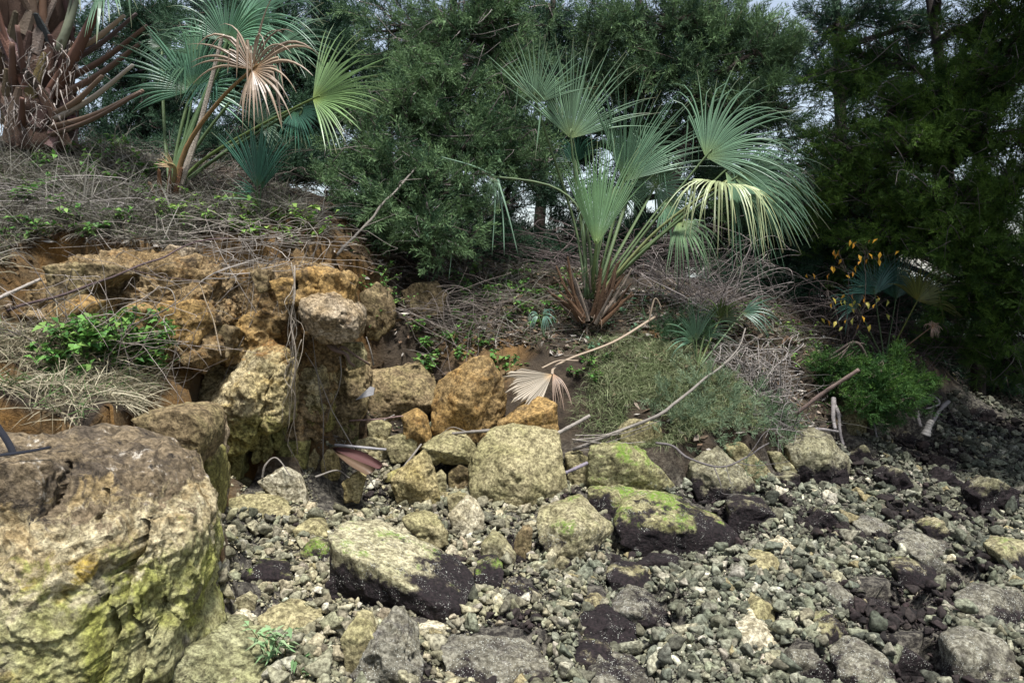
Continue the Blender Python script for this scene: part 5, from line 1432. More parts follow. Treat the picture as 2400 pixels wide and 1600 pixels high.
cedar('dark screen of cedars far behind the middle of the bank', [(1500,600,11.6),(1500,300,11.6),(1500,0,11.7),(1500,-300,11.8)],
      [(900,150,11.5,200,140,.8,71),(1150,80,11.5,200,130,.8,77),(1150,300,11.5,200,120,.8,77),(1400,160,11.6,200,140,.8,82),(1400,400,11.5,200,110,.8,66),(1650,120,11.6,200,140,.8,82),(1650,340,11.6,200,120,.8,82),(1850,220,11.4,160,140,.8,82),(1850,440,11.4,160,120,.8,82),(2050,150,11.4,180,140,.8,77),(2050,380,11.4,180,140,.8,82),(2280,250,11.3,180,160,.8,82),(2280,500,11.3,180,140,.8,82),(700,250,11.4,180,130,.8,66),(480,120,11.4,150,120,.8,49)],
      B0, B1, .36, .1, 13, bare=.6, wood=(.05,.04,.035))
cedar('low bright green cedar bush on the rocks above the hanging roots', [(2040,960,6.4),(2040,920,6.4),(2050,880,6.4)],
      [(1990,880,6.3,60,35,.25,90),(2060,890,6.2,70,35,.25,120),(2120,880,6.3,50,40,.25,90),(2010,925,6.1,60,28,.2,90),(2090,930,6.1,60,28,.2,100),(1940,860,6.4,40,30,.2,50)],
      (.02,.065,.015), (.09,.18,.03), .13, .03, 8, name='cedar_bush')

# ---------------------------------------------------------------- grass, litter, weeds
def blades(g, pos, dirs, length, width, bend, cols, rng):
    """curved blades of three joints each"""
    N = len(pos)
    d = unit(dirs)
    side = unit(np.cross(d, unit(rng.normal(size=(N, 3)))))
    rows = []
    for s in (0, .35, .7):
        c = pos + d * (length * s)[:, None] + np.array([0, 0, -1.0]) * (bend * length * s * s)[:, None]
        hw = width * (1 - .5 * s)
        rows += [c - side * hw[:, None], c + side * hw[:, None]]
    rows.append(pos + d * length[:, None] + np.array([0, 0, -1.0]) * (bend * length)[:, None])
    V = np.stack(rows, 1).reshape(-1, 3)
    o = (np.arange(N) * 7)[:, None, None]
    Q = (np.array([[0, 1, 3, 2], [2, 3, 5, 4]])[None] + o).reshape(-1, 4)
    T = (np.array([[4, 5, 6]])[None] + o).reshape(-1, 3)
    g.add(V, T, Q, np.repeat(cols, 7, 0))

def disc_points(spots, n, rng):
    """world points scattered in round patches of ground: (px, py, radius_m, weight)"""
    c = np.array([[*ground(a, b)[:2], r, w_] for a, b, r, w_ in spots])
    wt = c[:, 2] ** 2 * c[:, 3]
    k = rng.choice(len(c), n, p=wt / wt.sum())
    a, q = rng.uniform(0, 6.28, n), np.sqrt(rng.random(n))
    x = c[k, 0] + np.cos(a) * q * c[k, 2]
    y = c[k, 1] + np.sin(a) * q * c[k, 2]
    return np.stack([x, y, H(x, y)], 1)

def keep_low(p, lo, hi):
    z = p[:, 2]
    return p[(z > lo) & (z < hi)]

def grass(name, label, spots, n, c0, c1, length, width, up, bend, seed, lo=.1, hi=9):
    r = np.random.default_rng(seed)
    p = keep_low(disc_points(spots, n, r), lo, hi)
    e = .06
    sl = np.hypot(H(p[:, 0] + e, p[:, 1]) - H(p[:, 0] - e, p[:, 1]), H(p[:, 0], p[:, 1] + e) - H(p[:, 0], p[:, 1] - e)) / (2 * e)
    p = p[(~in_rock(p[:, 0], p[:, 1], .75) | (p[:, 2] > 1.4)) & (sl < 1.5)]
    N = len(p)
    d = r.normal(0, 1, (N, 3))
    d[:, 2] = np.abs(d[:, 2]) * .5 + up
    d += np.array([0, -.35, 0])
    u = np.clip(r.random(N) + .25 * fbm(p * 3, 2, seed), 0, 1)[:, None]
    col = (np.array(c0) * (1 - u) + np.array(c1) * u) * r.uniform(.7, 1.25, (N, 1))
    g = Geo()
    blades(g, p + np.array([0, 0, .005]), d, r.uniform(*length, N), r.uniform(*width, N), r.uniform(bend * .4, bend * 1.4, N), col, r)
    tag(geo_obj(name, g, M['grass'], smooth=False), label, 'grass', kind='stuff')

HIGH = [(60,400,.7,1),(200,420,.8,1),(100,480,.7,1),(300,480,.7,1),(430,500,.6,1),(560,520,.5,1),(680,560,.35,1.3),(740,590,.2,1.5),(350,540,.5,1),(150,550,.6,1),(30,560,.5,1),(250,380,.7,.8),(500,440,.7,.8),(640,500,.5,1)]
grass('dry_grass', 'grey-tan thatch of dead grass on the high bank', HIGH, 30000, (.045,.034,.026), (.33,.29,.24), (.07,.24), (.0015,.0035), .12, .5, 801, 1.0)
grass('green_grass', 'thin green grass blades among the thatch on the high bank', HIGH, 9000, (.06,.12,.03), (.14,.21,.06), (.05,.16), (.0012,.003), .7, .4, 802, 1.0)
LEDGE = [(60,860,.3,1),(170,900,.3,1),(60,930,.25,1),(250,920,.25,1),(340,920,.25,1),(30,780,.3,1.3),(180,840,.25,.8),(420,900,.2,.7)]
grass('straw_grass', 'pale straw heaped on the ledge behind the huge cracked boulder', LEDGE, 5200, (.24,.19,.12), (.50,.43,.31), (.08,.3), (.0015,.0035), .15, .45, 803, .5)
grass('ledge_grass', 'green grass tufts on the ledge behind the huge cracked boulder', LEDGE, 1500, (.05,.11,.03), (.14,.22,.07), (.06,.2), (.0015,.003), .8, .4, 804, .5)
MOUND = [(1480,830,.35,1),(1560,870,.4,1),(1640,920,.4,1.2),(1560,950,.35,1.2),(1470,920,.3,1),(1680,980,.3,1.2),(1700,1030,.2,1),(1420,960,.25,.8),(1600,1000,.25,1),(1760,960,.25,.8)]
grass('mound_grass', 'fine green and straw grass on the mound below the middle palm', MOUND, 18000, (.13,.17,.065), (.36,.36,.21), (.06,.19), (.001,.0024), .8, .7, 805, .25)
BANKMID = [(900,700,.5,1),(1000,680,.6,1),(1100,700,.6,1),(1200,740,.5,1),(1300,760,.5,1),(1450,730,.5,1),(1550,720,.6,1),(1700,780,.6,1),(1850,800,.7,1),(1950,830,.7,1),(1100,620,.7,1),(1300,650,.7,1),(1500,640,.7,1),(2050,820,.6,1)]
grass('sparse_grass', 'sparse dead stems on the shaded middle of the bank', BANKMID, 9000, (.09,.07,.05), (.28,.23,.17), (.05,.22), (.001,.0028), .2, .5, 806, .3)

grass('twig_litter', 'fallen grey twigs strewn over the whole bank', HIGH + HIGH + BANKMID, 6500, (.08,.065,.055), (.42,.38,.33), (.12,.5), (.0016,.0036), .22, .25, 807, .3)
grass('bank_herbs', 'thin green herbs and grass over the middle of the bank', BANKMID, 5200, (.05,.11,.03), (.13,.2,.06), (.04,.13), (.0016,.004), .6, .6, 808, .3)

def litter(name, label, spots, n, seed, cols, lo=.3):
    r = np.random.default_rng(seed)
    p = keep_low(disc_points(spots, n, r), lo, 9)
    N = len(p)
    a = r.uniform(0, 6.28, N)
    L, W = r.uniform(.012, .05, N), r.uniform(.006, .018, N)
    ax = np.stack([np.cos(a), np.sin(a), r.normal(0, .35, N)], 1)
    sd = np.stack([-np.sin(a), np.cos(a), r.normal(0, .5, N)], 1)
    p = p + np.array([0, 0, .012])
    V = np.stack([p - ax * L[:, None], p + sd * W[:, None], p + ax * L[:, None], p - sd * W[:, None]], 1).reshape(-1, 3)
    Q = np.arange(N * 4).reshape(-1, 4)
    c = np.array(cols)[r.integers(len(cols), size=N)] * r.uniform(.6, 1.3, (N, 1))
    g = Geo()
    g.add(V, None, Q, np.repeat(c, 4, 0))
    tag(geo_obj(name, g, M['litter'], smooth=False), label, 'litter', kind='stuff')
litter('leaf_litter', 'brown leaf litter strewn over the bank', HIGH + BANKMID + BANKMID + MOUND[:3], 16000, 811, [(.12,.08,.05), (.2,.14,.09), (.07,.05,.035), (.4,.36,.31), (.16,.1,.06), (.28,.22,.17)])

def leaf_verts(p, d, L, W, rng, droop=.25):
    d = unit(d)
    s = unit(np.cross(d, np.array([0, 0, 1.0]) + rng.normal(0, .3, 3)))
    u = np.cross(s, d)
    m = p + d * L * .45
    return np.array([p, m - s * W + u * W * .3, m, m + s * W + u * W * .3, p + d * L - np.array([0, 0, droop * L])]), np.array([[0, 1, 2], [0, 2, 3], [1, 4, 2], [2, 4, 3]])

def weed(label, base, h, nst, nleaf, L, W, cols, seed, group, spread=.5, flowers=0, name='weed', lean=(0, -.25, 0)):
    r = np.random.default_rng(seed)
    base = np.asarray(base, float)
    root = empty(name, base)
    tag(root, label, 'plant', group)
    sg, lg = Geo(), Geo()
    tips = []
    for k in range(nst):
        d = unit(np.array([r.normal(0, spread), r.normal(0, spread), 1.0]) + np.array(lean))
        hh = h * r.uniform(.6, 1.15)
        b = base + np.array([r.normal(0, .02), r.normal(0, .02), -.01])
        st = smooth_path([b, b + d * hh * .5 + r.normal(0, .015, 3), b + d * hh + np.array([d[0] * .3 * hh, d[1] * .3 * hh, -.1 * hh])], 9)
        tube(sg, st, np.linspace(.0028, .0012, 9), 4, np.array([.12, .12, .05]))
        tips.append(st[-1])
        for q in range(nleaf):
            t = r.uniform(.25, 1)
            p = st[min(8, int(t * 8.99))]
            dd = np.array([r.normal(0, 1), r.normal(-.25, 1), r.normal(.25, .35)])
            V, T = leaf_verts(p, dd, L * r.uniform(.6, 1.25), W * r.uniform(.7, 1.2), r)
            c = np.array(cols[r.integers(len(cols))]) * r.uniform(.75, 1.25)
            lg.add(V, T, None, c)
    geo_obj('stem', sg, M['leaf'], parent=root)
    geo_obj('leaves', lg, M['leaf'], parent=root)['kind'] = 'stuff'
    if flowers:
        for f in range(flowers):
            fg = Geo()
            c = tips[r.integers(len(tips))] + r.normal(0, .03, 3)
            for a in range(6):
                th = a * 1.047
                V, T = leaf_verts(c, np.array([math.cos(th), -.25, math.sin(th)]), .011, .004, r, 0)
                fg.add(V, T, None, (.8, .8, .76))
            geo_obj('flower', fg, M['leaf'], parent=root)
    return root

LG = [(.07,.17,.035), (.11,.23,.05), (.05,.13,.03), (.15,.25,.06)]
YG = [(.14,.26,.05), (.2,.3,.07), (.09,.2,.04)]
BG = [(.08,.16,.09), (.1,.2,.11)]
W_ = [ # label, pixels, height, stems, leaves, length, width, colours, flowers
 ('bushy green weed patch hanging over the ledge straw', [(330,830),(260,850),(390,800),(300,880),(450,820),(210,870),(360,870),(420,850),(240,820),(300,810),(180,830),(380,835),(480,860),(150,890)], .24, 8, 15, .06, .018, LG, 0),
 ('broad-leaved weed climbing the loam by small white flowers', [(500,790),(540,750),(470,770)], .16, 4, 8, .05, .015, LG, 3),
 ('yellow-green seedling sprouting at the lip of the high bank', [(560,540),(500,530),(660,525),(700,540),(590,520),(740,560),(400,520),(430,535),(610,560),(690,580),(470,500),(545,500)], .18, 4, 11, .055, .018, YG, 0),
 ('dark green weed low in the thatch under the thick palm trunk', [(200,430),(250,410),(280,440),(170,520),(100,400),(60,560),(230,370),(280,360),(30,300),(130,460),(330,420),(360,470),(300,520),(60,480),(220,560),(150,380),(420,440)], .2, 5, 12, .055, .018, LG, 0),
 ('small-leaved weed trailing down the shaded side of the jutting block', [(850,690),(880,700),(860,740),(900,680),(870,770),(890,650),(920,720)], .2, 4, 12, .035, .011, LG, 0),
 ('bright green weed growing from the ochre soil above the boulders', [(1010,850),(1020,870),(1075,840),(1060,800),(1100,770),(1080,755),(1000,820),(1190,870),(1090,720),(960,780),(1040,740),(1120,810),(1150,850),(980,740),(1030,700)], .16, 4, 10, .05, .017, LG, 0),
 ('leafy weed in the brown litter left of the middle palm', [(1180,680),(1210,650),(1160,720),(1200,760),(1250,700),(1230,740),(1320,690),(1300,730),(1330,660),(1140,700),(1060,660),(1110,640),(1180,620),(1260,640),(1220,690),(1280,770),(1090,690)], .18, 4, 10, .055, .017, LG, 0),
 ('pale weed at the foot of the middle palm', [(1350,760),(1420,770),(1460,740),(1500,720),(1540,760),(1400,820),(1480,780),(1580,730),(1620,720),(1560,700)], .12, 4, 8, .035, .011, BG, 0),
 ('green weed growing beside the fallen dead frond', [(1380,860),(1340,880),(1420,850),(1400,890)], .12, 4, 9, .04, .014, LG, 0),
 ('small yellow-green weed at the edge of the tangled brush', [(1900,840),(1870,860),(1930,820),(1880,800),(1960,850),(1840,780)], .18, 4, 11, .035, .012, YG, 1),
 ('vine leaf cluster low under the drooping yellow frond', [(1690,760),(1740,740),(1800,750),(1650,740),(1840,680)], .17, 4, 9, .04, .015, LG, 0),
]
sd = 2000
for lab, pxs, h, ns, nl, L, Wd, cl, fl in W_:
    for (px, py) in pxs:
        weed(lab, ground(px, py), h * RNG.uniform(.75, 1.25), ns, nl, L, Wd, cl, sd, lab + 's', flowers=fl)
        sd += 1
weed('tuft of narrow pale green leaves sprouting before the flat grey-green stone', P(650, 1545, 2.98), .2, 9, 7, .07, .009, [(.28,.38,.2), (.2,.32,.15)], 2500, None, .22)
weed('small sprout of narrow leaves among white shell fragments', P(735, 1600, 2.9), .15, 6, 5, .06, .008, [(.2,.28,.14), (.14,.24,.1)], 2501, None, .25)
weed('low narrow-leaved sprout at the very front of the gravel', P(665, 1640, 2.8), .1, 5, 5, .05, .008, [(.2,.28,.14), (.14,.24,.1)], 2502, None, .4)

def feathery(label, spots, n, seed, c0, c1, sz):
    r = np.random.default_rng(seed)
    p = disc_points(spots, n, r)
    root = empty('feathery_shrub', p.mean(0))
    root.location.z = p[:, 2].min()
    tag(root, label, 'shrub')
    d = r.normal(0, .6, (n, 3)) + np.array([0, -.4, .8])
    u = r.random((n, 1))
    p = p + unit(d) * (r.random((n, 1)) * .12)
    o = instanced('foliage', p, dir_euler(d, r), sz * r.uniform(.6, 1.3, n), np.array(c0) * (1 - u) + np.array(c1) * u, PLUME_OBJ, root)
    o['kind'] = 'stuff'
    g = Geo()
    for q in range(14):
        k = r.integers(n)
        b = np.array(root.location) + np.array([r.normal(0, .05), r.normal(0, .05), 0])
        tube(g, smooth_path([b, (b + p[k]) / 2 + r.normal(0, .04, 3), p[k]], 8), np.linspace(.006, .002, 8), 4, (.12, .1, .08))
    geo_obj('stems', g, M['wood'], parent=root)['kind'] = 'stuff'
feathery('wispy blue-green shrub draped over the toe of the grass mound', [(1650,950,.28,1),(1700,1000,.25,1),(1600,960,.2,.8),(1740,960,.2,.8),(1560,1010,.15,.6)], 260, 2600, (.14,.21,.12), (.25,.32,.19), .11)
feathery('wispy grey-green shrub between the grass mound and the rounded olive boulder', [(1820,980,.2,1),(1840,1010,.15,1),(1790,1000,.15,1)], 120, 2601, (.10,.17,.09), (.2,.28,.15), .11)
feathery('dark wispy shrub beside the dark young palm', [(1620,800,.2,1),(1580,790,.2,1)], 150, 2602, (.05,.11,.05), (.10,.18,.08), .12)

# ---------------------------------------------------------------- sticks, roots, vines
def stick(name, label, pts, r0, r1, col, cat='branch', amp=.012, twigs=(), n=26, seed=1, parent=None, k=7):
    W = [P(*q) if len(q) == 3 else ground(q[0], q[1], r0 * 1.3) for q in pts]
    pth = wobble(smooth_path(W, n), amp, seed, 6)
    g = Geo()
    rr = np.linspace(r0, r1, n) * (1 + .18 * vnoise(np.stack([np.arange(n) * .7, np.full(n, seed * 1.7), np.zeros(n)], 1), 3))
    tube(g, pth, rr, k, col)
    if parent is None:
        o = geo_obj(name, g, M['wood'], pth[0])
        tag(o, label, cat)
        for i, (tp, tr) in enumerate(twigs):
            T = [P(*q) for q in tp]
            j = np.argmin(np.linalg.norm(pth - T[0], axis=1))
            T[0] = pth[j]
            tg = Geo()
            tube(tg, wobble(smooth_path(T, 12), amp * .6, seed + i + 9, 9), np.linspace(tr, tr * .35, 12), 5, col)
            link('twig', tg.mesh('twig', M['wood'], True, pth[0]), (0, 0, 0), o)
        return o
    return geo_obj(name, g, M['wood'], parent=parent)

GW, RW, PW = (.27, .24, .2), (.19, .13, .1), (.42, .37, .31)
stick('fallen_branch', 'long thin grey branch lying across the grass mound', [(1345,1052,5.3),(1450,1009,5.25),(1546,967,5.3),(1615,921,5.45),(1680,867,5.65),(1722,829,5.8),(1750,768,5.95)], .014, .005, GW, seed=2,
      twigs=[([(1668,880,5.6),(1672,850,5.6),(1690,820,5.65)], .005), ([(1700,850,5.7),(1760,800,5.8),(1790,785,5.8)], .004)])
stick('broken_branch', 'broken reddish stick jutting up out of the brush', [(1862,972,6.0),(1930,920,5.9),(2013,867,5.8)], .017, .013, (.24,.17,.14), seed=3, amp=.006)
stick('cedar_limb', 'bare grey limb slanting up from the bank into the feathery cedar', [(785,605,5.8),(850,528,6.0),(900,478,6.1),(930,440,6.2),(984,379,6.4)], .011, .007, GW, seed=4, twigs=[([(930,440,6.2),(940,425,6.15),(990,420,6.2)], .005), ([(850,528,6.0),(880,520,6.0),(930,500,6.1)], .004)])
stick('dark_branch', 'long dark bramble stem crossing the ochre bank', [(20,728,4.15),(184,680,4.2),(306,630,4.25),(383,603,4.5),(459,569,4.8),(536,561,4.95)], .008, .004, (.13,.09,.085), seed=5, twigs=[([(306,630,4.25),(400,650,4.4),(500,665,4.5)], .003)])
stick('pale_stalk', 'pale dead palm stalk poking from the thatch', [(-30,712,4.0),(20,688,4.1),(96,653,4.3)], .012, .008, PW, seed=6, amp=.003)
stick('dry_twig', 'forked pale twig fanned across the loam wall', [(471,661,4.6),(520,632,4.6),(612,603,4.75)], .005, .002, PW, seed=7, twigs=[([(480,655,4.6),(545,650,4.55),(570,630,4.6)], .003), ([(500,642,4.6),(560,620,4.6),(600,615,4.7)], .003), ([(510,640,4.6),(555,655,4.5),(490,730,4.5)], .0025)])
stick('straw_reed', 'upright straw stem leaning before the loam wall', [(515,835,4.4),(490,730,4.45),(470,660,4.5)], .004, .003, (.38,.3,.2), seed=8)
stick('thin_vine', 'thin pale vine looping down the ochre bank', [(405,800,4.35),(385,750,4.4),(410,735,4.4),(400,680,4.4),(370,670,4.45)], .0035, .002, PW, seed=9)
for i, (lab, pts, r0) in enumerate([
    ('thick exposed root curling from beneath the jutting block', [(745,775,4.95),(764,800,4.85),(782,820,4.8),(810,832,4.8),(818,850,4.8),(828,858,4.85)], .016),
    ('second exposed root reaching right below the jutting block', [(758,780,4.95),(776,800,4.88),(794,820,4.85),(804,812,4.85),(833,832,4.85),(870,858,4.95)], .013),
    ('short upright root tip beside the exposed roots', [(873,856,5.0),(868,830,4.95),(857,790,4.95)], .006),
    ('thin wavy rootlet dangling to the rubble', [(795,835,4.85),(800,875,4.85),(792,910,4.9),(770,960,4.95),(764,985,5.0)], .004),
    ('curved root arching over the cave floor', [(618,1120,4.75),(626,1090,4.75),(650,1073,4.78),(678,1113,4.7)], .007),
    ('dark root snaking over the rubble stones', [(740,1116,4.8),(790,1100,4.85),(820,1118,4.75)], .007)]):
    stick('exposed_root', lab, pts, r0, r0 * .5, RW if i < 2 else GW, 'root', .01, seed=20 + i)
vine = stick('hanging_vine', 'stringy root vine hanging down the eroded bank face', [(686,620,4.75),(689,696,4.6),(681,759,4.58),(692,823,4.55),(689,887,4.55),(692,951,4.6),(695,1062,4.7)], .006, .003, (.3,.25,.19), 'vine', .015, seed=30, n=40)
for i in range(9):
    r = np.random.default_rng(900 + i)
    y0 = 620 + i * 22
    pts = [P(686 + r.normal(0, 6), y0 + k * r.uniform(45, 75) , 4.6 + r.normal(0, .03)) + np.array([r.normal(0, .02), r.normal(0, .02), 0]) for k in range(5)]
    g = Geo()
    tube(g, wobble(smooth_path(pts, 20), .02, i, 12), np.linspace(.003, .0012, 20), 4, (.34, .29, .22))
    link('strand', g.mesh('strand', M['wood'], True, np.array(vine.location)), (0, 0, 0), vine)
for i, (lab, pts, r0) in enumerate([
    ('long root dropping from the low cedar bush to the black stones', [(1951,932,6.2),(1950,978,6.1),(1955,1005,6.05)], .02),
    ('twin root beside the long dropping one', [(1958,940,6.2),(1964,965,6.1),(1968,1005,6.05),(1976,1043,6.0)], .016),
    ('root lying level across the top of the rounded olive boulder', [(1908,1008,5.9),(1935,1004,5.95),(1967,1012,6.0)], .014),
    ('kinked pale root at the right of the low cedar bush', [(2140,905,6.7),(2158,932,6.6),(2150,960,6.55),(2158,1000,6.5)], .02),
    ('pale slanting root leading down to the splintered stub', [(2225,940,6.9),(2200,968,6.8),(2186,990,6.7),(2166,1010,6.6)], .018),
    ('thin forked root under the yellow limestone wall', [(2170,960,6.8),(2200,945,6.85),(2190,930,6.9),(2160,920,6.9)], .01),
    ('thin root leaning on the grey slanted rock face', [(2045,985,6.35),(2055,1025,6.3),(2072,1048,6.25)], .008)]):
    stick('shore_root', lab, pts, r0, r0 * .7, (.3,.27,.25), 'root', .012, seed=40 + i)
stick('splintered_stub', 'pale splintered stump stub standing in the black stones', [(2168,1020,6.3),(2178,995,6.3),(2186,985,6.3)], .035, .022, (.46,.43,.38), 'driftwood', .004, seed=50)
stick('dead_branch', 'sprawling dead branch hooked over the yellow-grey boulder', [(1540,1035,5.0),(1577,1042,4.95),(1615,1073,4.85),(1684,1092,4.8),(1749,1069,4.85),(1806,1038,5.0)], .009, .004, (.17,.15,.14), seed=51,
      twigs=[([(1672,1090,4.8),(1688,1134,4.75),(1691,1155,4.75),(1730,1158,4.7)], .004), ([(1700,1088,4.8),(1710,1130,4.75),(1725,1145,4.75)], .003), ([(1720,1080,4.85),(1790,1090,4.8),(1850,1080,4.85)], .003), ([(1749,1069,4.85),(1800,1010,4.9),(1830,1000,5.0)], .003)])
stick('driftwood_stick', 'short pale stick wedged above the ochre leaning boulder', [(1303,1017,5.25),(1340,996,5.25),(1384,974,5.25)], .014, .012, PW, 'driftwood', .004, seed=52)
stick('driftwood_stick', 'grey stick lying at the foot of the tall upright boulder', [(1062,1017,5.3),(1120,1012,5.25),(1188,1008,5.25)], .010, .012, GW, 'driftwood', .006, seed=53, twigs=[([(1100,1013,5.28),(1060,1000,5.3),(1030,1022,5.3)], .004)])
stick('driftwood_stick', 'purple-grey stick stub beside the large pale olive boulder', [(1326,1108,4.95),(1350,1097,4.95),(1376,1085,5.0)], .012, .011, (.3,.26,.29), 'driftwood', .003, seed=54)
stick('driftwood_stick', 'flat grey stick resting above the brown palm sheath', [(785,1042,5.0),(840,1047,4.95),(905,1053,4.95)], .010, .009, (.36,.34,.33), 'driftwood', .003, seed=55)
stick('driftwood_stick', 'dark stick leaning between the rubble stones and the wedge', [(925,1120,4.95),(950,1085,5.05),(985,1040,5.2)], .008, .006, GW, 'driftwood', .008, seed=56)
stick('driftwood_stick', 'thin pale twig under the flat-topped brown boulder', [(900,985,5.45),(925,972,5.45)], .005, .004, PW, 'driftwood', .002, seed=57)
stick('driftwood_stick', 'reddish reed lying below the flat-topped brown boulder', [(820,985,5.45),(880,982,5.4),(945,975,5.4)], .006, .005, (.3,.2,.17), 'driftwood', .003, seed=58)
for i in range(9):
    r = np.random.default_rng(950 + i)
    x0, y0 = 1330 + r.uniform(0, 60), 1030 + r.uniform(-15, 25)
    x1, y1 = x0 + r.uniform(70, 170), y0 - r.uniform(-10, 50)
    stick('reed', 'dry reed stem in the heap beside the rough olive boulder', [(x0, y0, 5.25), ((x0 + x1) / 2, (y0 + y1) / 2 + 6, 5.2), (x1, y1, 5.25)], .004, .002, np.array(PW) * r.uniform(.5, 1.1), 'reed', .006, seed=960 + i)['group'] = 'reeds heaped beside the rough olive boulder'

def brush(label, c, rad, n, seed, col, rr=.004, loops=1.0, name='dead_brush'):
    """a tangle of bare stems, each its own curve, springing from a common foot"""
    r = np.random.default_rng(seed)
    c = P(*c)
    rad = np.array(rad)
    z0 = H([c[0]], [c[1]])[0]
    root = empty(name, (c[0], c[1], z0))
    tag(root, label, 'brush')
    g = Geo()
    for i in range(n):
        b = np.array([c[0] + r.normal(0, rad[0] * .5), c[1] + r.normal(0, rad[1] * .5), 0])
        b[2] = H([b[0]], [b[1]])[0] - .01
        pts = [b]
        q = c + r.uniform(-1, 1, 3) * rad
        for k in range(3):
            pts.append(q)
            q = q + r.normal(0, .35, 3) * rad * loops + np.array([0, 0, -.1 * rad[2]])
        tube(g, wobble(smooth_path(pts, 20), .02, seed + i, 8), np.linspace(rr * r.uniform(.6, 1.6), .001, 20), 3, np.array(col) * r.uniform(.35, 1.4))
    geo_obj('stems', g, M['wood'], parent=root)['kind'] = 'stuff'
brush('tangled heap of grey dead twigs beside the grass mound', (1770,880,6.0), (.34,.25,.26), 150, 3001, (.36,.32,.28))
brush('pale bare shrub tangle behind the drooping yellow frond', (1650,640,7.0), (.6,.3,.32), 130, 3002, (.36,.31,.28), .0035)
brush('dark leafless thicket at the back of the middle bank', (1400,600,8.2), (1.3,.5,.35), 150, 3003, (.14,.11,.1), .005)
brush('grey twig tangle below the brush heap over the black stones', (1800,1000,5.7), (.25,.15,.14), 60, 3004, (.3,.27,.24), .003)
brush('shadowed bare undergrowth beneath the dense cedar', (2000,760,7.6), (.9,.4,.4), 150, 3005, (.16,.125,.11), .005)
brush('dark roots and stems on the shaded slope behind the jutting block', (960,660,6.8), (.6,.3,.25), 70, 3006, (.13,.1,.085), .005)
brush('bare scrub under the left-hand palms', (480,430,6.2), (.7,.4,.25), 110, 3007, (.2,.16,.13), .003)
brush('grey bramble tangle on the high bank below the thick palm trunk', (160,470,5.35), (.6,.35,.12), 60, 3009, (.45,.4,.36), .0028, 1.2)
brush('dry bramble stems trailing over the lip of the high bank', (520,580,5.15), (.7,.25,.14), 75, 3010, (.42,.37,.31), .0025, 1.3)
brush('thin dead stems over the shaded slope by the half-buried boulder', (1060,720,6.3), (.5,.3,.14), 80, 3011, (.3,.25,.21), .003, 1.2)
brush('scrubby dead stems in front of the ochre wall', (240,720,4.1), (.55,.12,.22), 45, 3008, (.4,.34,.28), .0025, 1.4)

def yellow_shrub():
    b = ground(1975, 860)
    root = empty('yellow_leaf_shrub', b)
    tag(root, 'slender shrub with scattered yellow autumn leaves before the dark cedars', 'shrub')
    r = np.random.default_rng(3100)
    lv = [(1992,562),(2000,570),(2008,566),(2040,562),(2058,559),(1955,585),(1967,584),(1966,593),(1972,607),(2012,597),(2033,606),(2036,594),(2017,612),(2006,622),(2060,606),(2063,590),(2108,588),(1950,623),(1955,624),(1944,640),(1998,636),(1905,640),(1890,642),(1982,645),
          (1951,697),(1950,709),(1972,700),(1980,703),(1980,690),(1998,687),(2005,703),(2008,711),(2028,698),(2034,706),(2029,708),(2054,693),(2063,698),(2052,712),(2080,701),(2078,735),(1990,712),(1996,722),(2022,690),(1925,745),(1940,750),(1960,752),(1985,748),(2000,745),(2020,740),(2040,760),(1975,765),(2010,757)]
    me = {}
    for q in range(4):
        g = Geo()
        V, T = leaf_verts(np.zeros(3), np.array([1.0, 0, 0]), .055, .013, r)
        g.add(V, T, None, [(.55,.30,.03), (.48,.22,.03), (.42,.34,.06), (.3,.3,.07)][q])
        me[q] = g.mesh('leaf', M['leaf'])
    W = [P(x, y, 6.9 + r.normal(0, .05)) for x, y in lv]
    hubs = [P(1985,640,6.92), P(2010,740,6.92), P(2030,600,6.92), P(1940,680,6.92)]
    for i, hb in enumerate(hubs):
        g = Geo()
        tube(g, wobble(smooth_path([b, (b + hb) / 2 + r.normal(0, .06, 3), hb], 14), .015, i, 6), np.linspace(.006, .002, 14), 5, (.13, .1, .085))
        geo_obj('stem', g, M['wood'], parent=root)
    for i, p in enumerate(W):
        hb = min(hubs, key=lambda h: np.linalg.norm(h - p))
        g = Geo()
        tube(g, smooth_path([hb, (hb + p) / 2 + r.normal(0, .02, 3), p], 6), np.linspace(.002, .0008, 6), 3, (.13, .1, .085))
        geo_obj('twig', g, M['wood'], parent=root)
        py = lv[i][1]
        k = (0 if r.random() < .6 else 1) if py < 660 else int(r.choice(4, p=[.25, .15, .35, .25]))
        o = link('leaf', me[k], tuple(p - np.array(root.location)), root)
        o.rotation_euler = (r.uniform(-1, 1), r.uniform(.3, 1.5), r.uniform(0, 6.28))
        s = r.uniform(.8, 1.25)
        o.scale = (s, s, s)
yellow_shrub()

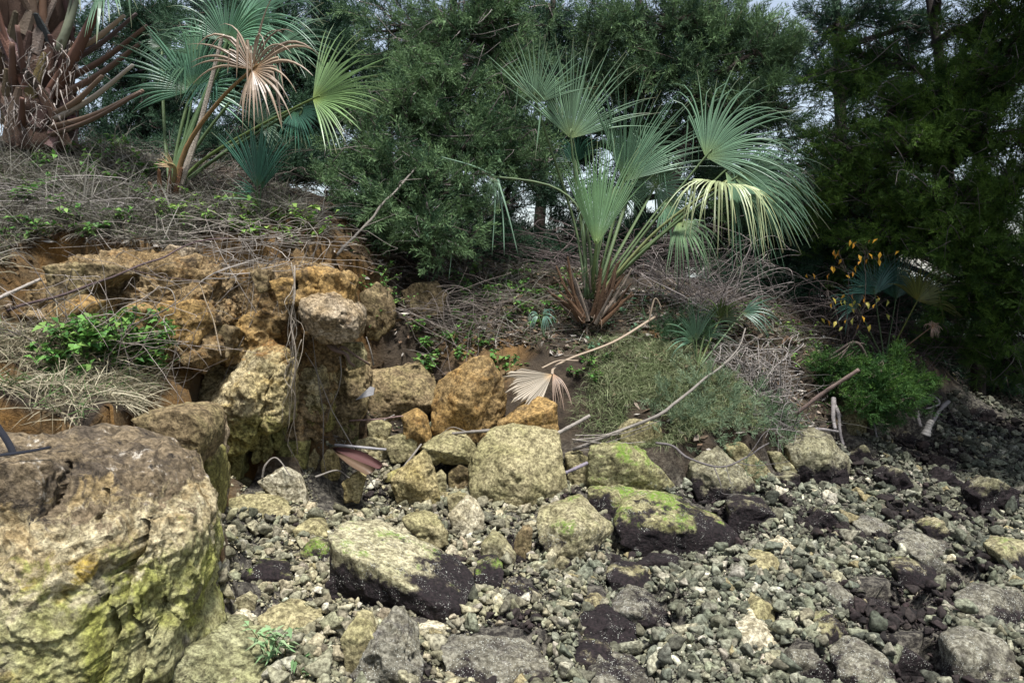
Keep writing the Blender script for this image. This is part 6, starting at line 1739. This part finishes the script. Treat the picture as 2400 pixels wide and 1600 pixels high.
# ---------------------------------------------------------------- small finds
def sheath():
    root = empty('palm_sheath', P(840, 1090, 4.75))
    tag(root, 'curled purple-brown palm leaf sheath lying on the rubble', 'palm sheath')
    for nm, edge in (('upper_flap', [(778,1050,4.95),(800,1048,4.92),(850,1058,4.85),(893,1083,4.75),(895,1092,4.72)]), ('lower_flap', [(778,1050,4.95),(795,1070,4.8),(822,1092,4.72),(845,1105,4.7),(858,1112,4.7)])):
        fold = [(778,1050,4.95),(800,1062,4.88),(835,1078,4.8),(870,1092,4.74),(880,1097,4.72)]
        a, b = smooth_path([P(*q) for q in edge], 14), smooth_path([P(*q) for q in fold], 14)
        g = Geo()
        rows = [a * (1 - t) + b * t + np.array([0, .03 * math.sin(t * 3.14), -.015 * math.sin(t * 3.14)]) for t in np.linspace(0, 1, 5)]
        V = np.stack(rows, 1).reshape(-1, 3)
        i = np.arange(13)[:, None] * 5
        j = np.arange(4)[None]
        Q = np.stack([i + j, i + j + 1, i + 6 + j, i + 5 + j], -1).reshape(-1, 4)
        back = V + np.array([0, .006, -.004])
        g.add(np.vstack([V, back]), None, np.vstack([Q, Q[:, ::-1] + len(V)]), (.10, .05, .05) if nm[0] == 'u' else (.12, .08, .055))
        geo_obj(nm, g, M['stalk'], parent=root)
sheath()

def plank():
    g = Geo()
    c = [P(833,937,5.3), P(868,905,5.35), P(878,908,5.35), (P(875,925,5.33))]
    c = np.array(c)
    V = np.vstack([c, c + np.array([0, .018, -.004])])
    g.add(V, None, [(3, 2, 1, 0), (4, 5, 6, 7), (0, 1, 5, 4), (1, 2, 6, 5), (2, 3, 7, 6), (3, 0, 4, 7)], (.33, .32, .31))
    tag(geo_obj('wood_chip', g, M['wood'], c.mean(0), smooth=False), 'wedge of weathered grey wood leaning on the flat-topped brown boulder', 'wood')
plank()

def strap(label, pts, wd):
    W = smooth_path([P(*q) for q in pts], 20)
    tan = unit(np.gradient(W, axis=0))
    sd_ = unit(np.cross(tan, np.array([0, -.6, .8])))
    up = np.cross(sd_, tan)
    th = .0015
    V = np.stack([W - sd_ * wd - up * th, W + sd_ * wd - up * th, W + sd_ * wd + up * th, W - sd_ * wd + up * th], 1).reshape(-1, 3)
    i = np.arange(19)[:, None] * 4
    j = np.arange(4)[None]
    Q = np.stack([i + j, i + (j + 1) % 4, i + 4 + (j + 1) % 4, i + 4 + j], -1).reshape(-1, 4)
    Q = np.vstack([Q, [[3, 2, 1, 0], [76, 77, 78, 79]]])
    g = Geo()
    g.add(V, None, Q, (.008, .009, .014))
    tag(geo_obj('webbing_strap', g, M['strap'], W[0]), label, 'strap')
strap('black webbing strap looping down behind the huge cracked boulder', [(-15,985,2.75),(0,1008,2.72),(14,1028,2.7),(26,1050,2.68),(30,1062,2.67)], .011)
strap('loose end of black webbing lying on the huge cracked boulder', [(0,1066,2.6),(50,1060,2.62),(90,1053,2.66),(118,1047,2.7)], .006)
